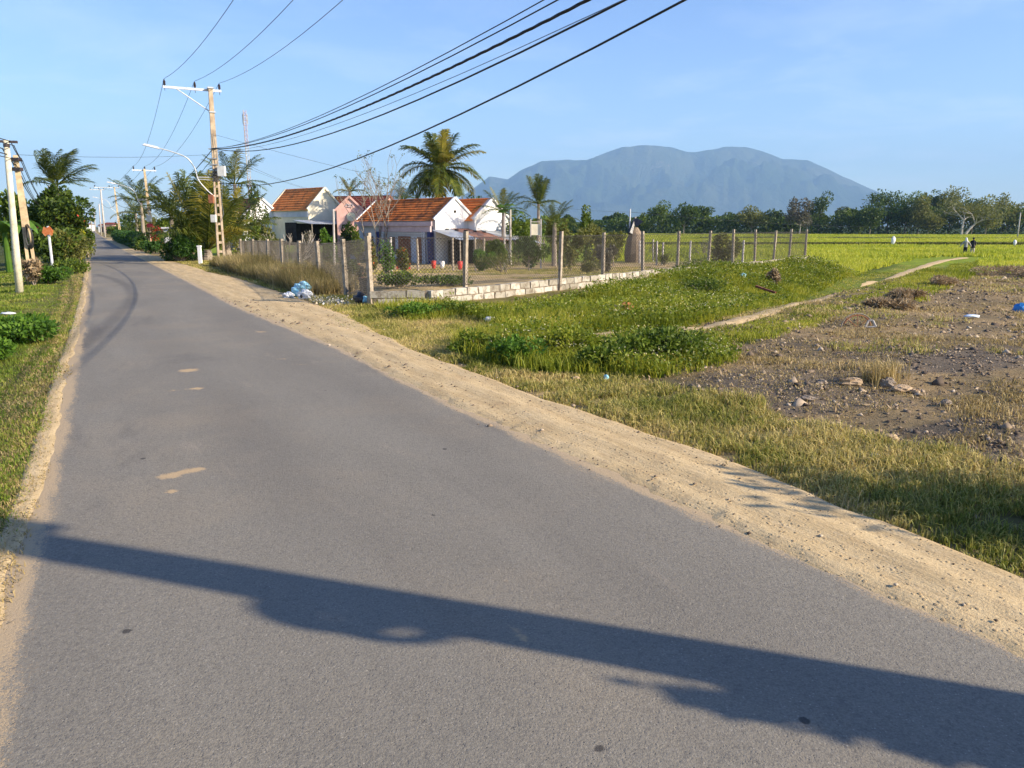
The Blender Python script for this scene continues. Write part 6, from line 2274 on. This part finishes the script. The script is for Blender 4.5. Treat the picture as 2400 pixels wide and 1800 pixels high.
# sparse dry tufts creeping out onto the sand
def m_creep(x_, y_):
    s_, t_, a_, b_, c_ = frames(x_, y_)
    q__ = soedge(s_) - t_
    return (q__ > -.1) & (q__ < .38) & (s_ < 20) & (noise2(x_ * 4.5, y_ * 4.5, 205) > .25 + q__ * 1.2)
pcr = scatter(60000, 2.2, 20, -26, 62, m_creep, 8, .9)
grass("verge_grass", "sparse dry tufts creeping onto the sandy shoulder", "grass", pcr, lambda x_, y_, d: .03 + 0 * d, lambda d: .0035 + .0006 * d, 6, .04, 1.1, 'grass_dry', 9)
# straw patches on the rubble
def m_rub(x_, y_):
    s_, t_, a_, b_, c_ = frames(x_, y_)
    nz = noise2(x_ * 1.1, y_ * 1.1, 211)
    return (t_ > 5.6) & (b_ > -.8) & (a_ < 21) & (nz > -.35)
pr_ = scatter(52000, 4, 32, 8, 62, m_rub, 5, 1.0)
grass("rubble_grass", "patchy straw coloured grass growing over the rubble ground", "grass", pr_, lambda x_, y_, d: .035 + .09 * np.clip(noise2(x_ * 2, y_ * 2, 212), 0, 1), lambda d: .004 + .0006 * d, 6, .07, .8, 'grass_tan', 6)
pr_ = scatter(18000, 7, 32, 8, 62, lambda x_, y_: m_rub(x_, y_) & (noise2(x_ * .9, y_ * .9, 213) > .2) & (frames(x_, y_)[2] > 0), 7, 1.0)
grass("rubble_grass", "green grass patches on the far side of the rubble ground", "grass", pr_, lambda x_, y_, d: .10 + 0 * d, lambda d: .005 + .0006 * d, 6, .09, .7, 'grass_dry', 8)
# single straw tuft beside the stone row
p = hit(2065, 895)
xt = p[0] + np.random.default_rng(1).normal(size=60) * .14
yt = p[1] + np.random.default_rng(2).normal(size=60) * .10
V, q4, q3 = blades(xt, yt, H(xt, yt), np.full(60, .30), np.full(60, .009), 5, .04, .5, 9)
tag(bulk("straw_tuft", V, [q4, q3], M['grass_tan']), "tall yellow straw tuft behind the row of stones", "grass", kind="stuff")

# lush weeds
def m_lush(x_, y_):
    m_ = inpoly(LUSH1, x_, y_) | inpoly(LUSH2, x_, y_)
    return m_ & not_path(x_, y_, .5)
pw_ = scatter(60000, 8, 40, -14, 34, m_lush, 10, 1.0)
hw_ = lambda x_, y_, d: .16 + .16 * np.clip(noise2(x_ * .9, y_ * .9, 221) + .5, 0, 1.5)
grass("lush_grass", "tall lush green grass below the block wall", "grass", pw_, hw_, lambda d: .006 + .0006 * d, 6, .10, .55, 'grass_green', 11)
x_, y_, d = pw_
sel = noise2(x_ * .7, y_ * .7, 222) > -.25
x_, y_, d = x_[sel], y_[sel], d[sel]
g_ = np.random.default_rng(12)
rep = 4
X4, Y4, D4 = np.repeat(x_, rep), np.repeat(y_, rep), np.repeat(d, rep)
X4 = X4 + g_.normal(size=len(X4)) * .10
Y4 = Y4 + g_.normal(size=len(X4)) * .10
Z4 = H(X4, Y4) + hw_(X4, Y4, D4) * g_.uniform(.25, 1.15, len(X4))
V, I_ = leaves(np.stack([X4, Y4, Z4], -1), g_.uniform(.7, 1.3, len(X4)) * (.035 + .0016 * D4), None, .55, .6, 13)
tag(bulk("weed_leaves", V, [I_], M['weed']), "broad leaved weeds among the lush grass", "weeds", kind="stuff")
sel = (g_.random(len(X4)) < .055 * (1 + np.clip(noise2(X4 * .5, Y4 * .5, 223), -.8, 2)))
C = np.stack([X4[sel], Y4[sel], H(X4[sel], Y4[sel]) + hw_(X4[sel], Y4[sel], 0) * g_.uniform(.9, 1.25, sel.sum())], -1)
V1, I1 = leaves(C, .016 + .0007 * D4[sel], None, .9, .8, 14)
V2, I2 = leaves(C, .016 + .0007 * D4[sel], None, .9, .8, 15)
tag(bulk("weed_flowers", np.concatenate([V1, V2]), [I1, I2 + len(V1)], M['flower_white']), "tiny white and yellow flowers sprinkled over the weeds", "flowers", kind="stuff")
# dark leafy front plants of the first lush patch
for i, (u, v, rx, h_, mt_, lab) in enumerate([(1130, 832, .45, .34, 'leaf_mid', "dark green leafy weed at the left end of the front patch"), (1205, 852, .42, .36, 'leaf_bright', "bright green leafy weed low in the front patch"), (1320, 835, .45, .38, 'weed', "greyish leafy weed in the middle of the front patch"), (1500, 850, .50, .40, 'leaf_mid', "dark green leafy weed at the right of the front patch"), (1420, 868, .35, .34, 'leaf_mid', "small leafy weed by the blue cup"), (1560, 838, .5, .40, 'leaf_mid', "spreading green weed at the right end of the front patch"), (970, 745, .6, .30, 'leaf_bright', "bright low weeds under the wall corner"), (1060, 738, .6, .26, 'leaf_mid', "low weeds in front of the first wall blocks"), (1650, 690, .9, .5, 'leaf_dark', "dark hollow of weeds below the grassy mound")]):
    shr(lab, u, v, rx, rx * .8, h_, mt_, 1500, .06, 150 + i, "weed_clump", group="weed clumps on the right verge")
# green grass right of the path
pg = scatter(60000, 10, 75, 8, 34, lambda x_, y_: inpoly(LUSH3, x_, y_) & not_path(x_, y_, .35), 20, .6)
grass("path_grass", "fresh green grass on the right side of the dirt path", "grass", pg, lambda x_, y_, d: .04 + .12 * sm(.6, 2.6, polydist(PATH, x_, y_)) + .02 * noise2(x_ * .6, y_ * .6, 231), lambda d: .007 + .0006 * d, 6, .12, .5, 'grass_green', 21)
# short grass along the path edges
pe = scatter(60000, 10, 60, 4, 34, lambda x_, y_: (polydist(PATH, x_, y_) < 1.4) & not_path(x_, y_, .30) & (frames(x_, y_)[1] > 6), 22, .6)
grass("path_grass", "short trampled grass bordering the dirt path", "grass", pe, lambda x_, y_, d: .035 + 0 * d, lambda d: .006 + .0005 * d, 5, .10, .7, 'grass_dry', 23)

# rice
def m_edge(x_, y_):
    s_, t_, a_, b_, c_ = frames(x_, y_)
    return ((c_ > .25) | (x_ > 14.5)) & (a_ > 8) & (a_ < 40) & (b_ < 2.0) & not_path(x_, y_, .5) & ~m_rice(x_, y_)
def m_rice(x_, y_):
    s_, t_, a_, b_, c_ = frames(x_, y_)
    z_ = H(x_, y_, False)
    bund = np.abs(((y_ * .97 + x_ * .18) % 47) - 20) < 1.1
    base = (z_ < -.72) & (((c_ > .6) & (a_ > 20)) | ((x_ > 16.2) & (a_ > 20)) | ((y_ > 64) & (x_ / y_ > .10)))
    return base & ~bund & not_path(x_, y_, 2.2) & (y_ < 262) & ~inpoly(LUSH3, x_, y_)
prc = scatter(62000, 28, 270, 4, 38, m_rice, 30, .35)
xr, yr, dr_ = prc
grass("rice_crop", "bright yellow green ripening rice crop", "rice", prc, lambda x_, y_, d: .42 + .10 * noise2(x_ * .12, y_ * .12, 241), lambda d: .012 + .0012 * d, 5, .16 + .0022 * dr_, .45, 'rice', 31)

ped = scatter(40000, 16, 62, 4, 34, m_edge, 33, .8)
grass("field_edge_grass", "rough green grass bordering the rice and the grassy mound", "grass", ped, lambda x_, y_, d: .04 + (.19 + .08 * noise2(x_ * .5, y_ * .5, 242)) * sm(.8, 4.0, polydist(PATH, x_, y_)), lambda d: .008 + .0007 * d, 5, .16, .5, 'grass_green', 34)

M['bund'] = pm('bund_grass', (.045, .055, .014), (.10, .11, .025), .8, .95, .8, .1)
for i, (y0_, sl_, x0_, x1_, lab) in enumerate([(106, .05, 18, 72, "low grassy bund across the rice behind the white sack marker"), (166, -.05, 40, 150, "far grassy bund across the middle of the rice")]):
    xx_ = np.linspace(x0_, x1_, 120)
    kk_ = np.linspace(-1, 1, 7)
    yy_ = y0_ + sl_ * (xx_ - 40) + .8 * noise2(xx_ * .08, xx_ * 0, 300 + i)
    P = np.zeros((120, 7, 3))
    P[..., 0] = xx_[:, None]
    P[..., 1] = yy_[:, None] + kk_[None] * .9
    P[..., 2] = -.95 + (.40 + .16 * noise2(xx_ * .35, xx_ * 0, 310 + i))[:, None] * (1 - kk_[None] ** 2) + .04
    o = obj("field_bund", MB().grid(P), M['bund'], None, True)
    tag(o, lab, "bund", kind="structure")
ubx = np.random.default_rng(66)
xb = ubx.uniform(18, 72, 5000)
yb = 106 + .05 * (xb - 40) + .8 * noise2(xb * .08, xb * 0, 300) + ubx.uniform(-.9, .9, 5000)
V, q4, q3 = blades(xb, yb, np.full(5000, -.55), np.full(5000, .22), np.full(5000, .09), 4, .3, .5, 67)
tag(bulk("bund_grass", V, [q4, q3], M['leaf_olive']), "tufts of grass along the nearest field bund", "grass", kind="stuff")

# left verge
def m_left(x_, y_):
    s_, t_, a_, b_, c_ = frames(x_, y_)
    return (t_ < ledge(s_) - .14 + .05 * noise2(s_ * 2.5, s_ * 0, 251)) & (t_ > -9) & (s_ < 40)
pl = scatter(52000, 2.2, 42, -52, -24, m_left, 40, .7)
grass("left_grass", "green and straw grass along the left side of the road", "grass", pl,
      lambda x_, y_, d: (.05 + .05 * np.clip(noise2(x_ * 1.7, y_ * 1.7, 252) + .5, 0, 1.5)) * (.5 + .5 * sm(0, .9, ledge(frames(x_, y_)[0]) - frames(x_, y_)[1] - .3)),
      lambda d: .0035 + .0006 * d, 6, .055, .7, 'grass_left', 41)
def m_leftedge(x_, y_):
    s_, t_, a_, b_, c_ = frames(x_, y_)
    q__ = ledge(s_) - t_
    return (q__ > .07 + .04 * noise2(s_ * 3, s_ * 0, 255)) & (q__ < .6) & (s_ < 45)
ple = scatter(44000, 2.2, 42, -50, -24, m_leftedge, 42, .6)
grass("left_grass", "straw coloured dry grass fringe at the left road edge", "grass", ple, lambda x_, y_, d: .045 + 0 * d, lambda d: .0035 + .0006 * d, 5, .05, 1.0, 'grass_tan', 43)

# tall seeding grass by the roadside fence
def m_tall(x_, y_):
    s_, t_, a_, b_, c_ = frames(x_, y_)
    return (s_ > 19.2) & (s_ < 36) & (t_ > 4.75 + .2 * noise2(s_ * 1.2, s_ * 0, 261)) & (t_ < 5.9 + .03 * (s_ - 17))
ptl = scatter(60000, 16, 42, -28, -8, m_tall, 50, 1.0)
grass("tall_grass", "tall seeding brown grass in front of the roadside fence", "grass", ptl, lambda x_, y_, d: .60 + .24 * noise2(x_ * .8, y_ * .8, 262), lambda d: .006 + .0004 * d, 7, .12, .4, 'grass_tall', 51)
# short grass strip before the tall grass and around the wall corner
def m_strip(x_, y_):
    s_, t_, a_, b_, c_ = frames(x_, y_)
    return (s_ > 13) & (s_ < 55) & (t_ > soedge(s_) + .05 * noise2(s_ * 3, s_ * 0, 271)) & (t_ < 5.9) & (c_ > -30) & ~inpoly(DRYTRI, x_, y_) & ~((c_ < .2) & (y_ > 16.8) & (t_ > 5.5))
pst = scatter(60000, 12, 60, -30, 0, m_strip, 52, .8)
grass("verge_grass", "short dry grass beside the shoulder near the rubbish bags", "grass", pst, lambda x_, y_, d: .08 + .05 * noise2(x_, y_, 272), lambda d: .005 + .0005 * d, 6, .09, .7, 'grass_dry', 53)
# yard: sparse dry grass
def m_yard(x_, y_):
    s_, t_, a_, b_, c_ = frames(x_, y_)
    return (c_ < -.15) & (x_ < 15) & (y_ > 17) & (t_ > 6) & (y_ < 56) & (noise2(x_ * .7, y_ * .9, 281) > .1)
py = scatter(32000, 17, 60, -18, 20, m_yard, 60, .6)
grass("yard_grass", "sparse dry weeds over the sandy yard", "grass", py, lambda x_, y_, d: .08 + .06 * noise2(x_ * .5, y_ * .5, 282), lambda d: .007 + .0005 * d, 6, .14, .6, 'grass_dry', 61)

# rubble stones
def m_st(x_, y_):
    s_, t_, a_, b_, c_ = frames(x_, y_)
    nz = noise2(x_ * 1.3, y_ * 1.3, 291)
    return (t_ > 5.3) & (b_ > -.6) & (a_ < 22) & (nz < .65)
xs_, ys_, ds_ = scatter(46000, 4, 34, 6, 62, m_st, 70, .8)
xg, yg, dg_ = scatter(40000, 4, 16, 4, 62, lambda x_, y_: inpoly(GRAV[0], x_, y_) | inpoly(GRAV[1], x_, y_) | inpoly(GRAV[2], x_, y_), 77, .8)
xs_, ys_, ds_ = np.concatenate([xs_, xg]), np.concatenate([ys_, yg]), np.concatenate([ds_, dg_ * .8])
g_ = np.random.default_rng(71)
n = len(xs_)
sz = (.006 + .0007 * ds_) * g_.lognormal(0, .6, n)
tet = np.array([[1, 0, -.3], [-.5, .87, -.3], [-.5, -.87, -.3], [.1, .05, .8], [.6, .7, .3]])
Vs = tet[None] * sz[:, None, None] * np.array([1, 1, .6])
ang = g_.uniform(0, 6.28, n)
ca, sa = np.cos(ang)[:, None], np.sin(ang)[:, None]
Vs = np.stack([Vs[..., 0] * ca - Vs[..., 1] * sa, Vs[..., 0] * sa + Vs[..., 1] * ca, Vs[..., 2]], -1)
Vs = Vs + g_.normal(size=Vs.shape) * (sz * .22)[:, None, None]
Vs = Vs + np.stack([xs_, ys_, H(xs_, ys_)], -1)[:, None]
I0 = (np.arange(n) * 5)[:, None]
tri = np.array([[0, 4, 3], [4, 1, 3], [1, 2, 3], [2, 0, 3], [0, 1, 4], [0, 2, 1]])
T3 = (I0[:, None] + tri[None]).reshape(-1, 3)
tag(bulk("rubble_stones", Vs.reshape(-1, 3), [T3], M['stones']), "broken stones and gravel strewn over the dark bare ground", "gravel", kind="stuff")
# dead leaves and twigs over the waste ground
xl, yl, dl = scatter(22000, 4, 34, 4, 62, lambda x_, y_: (frames(x_, y_)[1] > 4.4) & (frames(x_, y_)[3] > -1.0) & (frames(x_, y_)[2] < 22) & (noise2(x_ * 1.7, y_ * 1.7, 295) > -.3), 73, .8)
V, I_ = leaves(np.stack([xl, yl, H(xl, yl) + .012 + .02 * np.random.default_rng(74).random(len(xl))], -1), (.022 + .0022 * dl) * np.random.default_rng(75).lognormal(0, .4, len(xl)), None, .3, .9, 76)
tag(bulk("dead_leaves", V, [I_], M['brush']), "dead leaves and twigs littering the waste ground", "leaf litter", kind="stuff")
# loose pebbles on the sandy shoulder
def m_pb(x_, y_):
    s_, t_, a_, b_, c_ = frames(x_, y_)
    return (t_ > redge(s_) - .18 * np.abs(noise2(x_ * 9, y_ * 9, 299))) & (t_ < soedge(s_) + .1) & (s_ < 20)
xs_, ys_, ds_ = scatter(16000, 2.2, 20, -30, 62, m_pb, 72, .8)
n = len(xs_)
sz = (.0022 + .0006 * ds_) * g_.lognormal(0, .55, n)
Vs = tet[None] * sz[:, None, None] * np.array([1, 1, .6]) + np.stack([xs_, ys_, np.where(frames(xs_, ys_)[1] < redge(frames(xs_, ys_)[0]) + .05, .012, .034)], -1)[:, None]
I0 = (np.arange(n) * 5)[:, None]
T3 = (I0[:, None] + tri[None]).reshape(-1, 3)
tag(bulk("shoulder_pebbles", Vs.reshape(-1, 3), [T3], M['stones']), "loose pebbles lying on the sandy shoulder", "pebbles", kind="stuff")

# ------------------------------------------------------------------ haze
HX, HY0, HY1, HZ = 15400, -500, 15400, 1320
mb = MB().box((0, (HY0 + HY1) / 2, (HZ - 60) / 2), (2 * HX, HY1 - HY0, HZ + 60))
hz = obj("haze", mb, None)
N = NT('haze_air')
pv_ = N.n("ShaderNodeVolumePrincipled", {'Color': (.40, .67, 1.0), 'Density': 1.02e-4, 'Anisotropy': 0.0})
N.t.links.new(pv_.outputs[0], N.out.inputs['Volume'])
hz.data.materials.append(N.m)
tag(hz, "thin bluish haze in the air over the plain", "haze", kind="stuff")
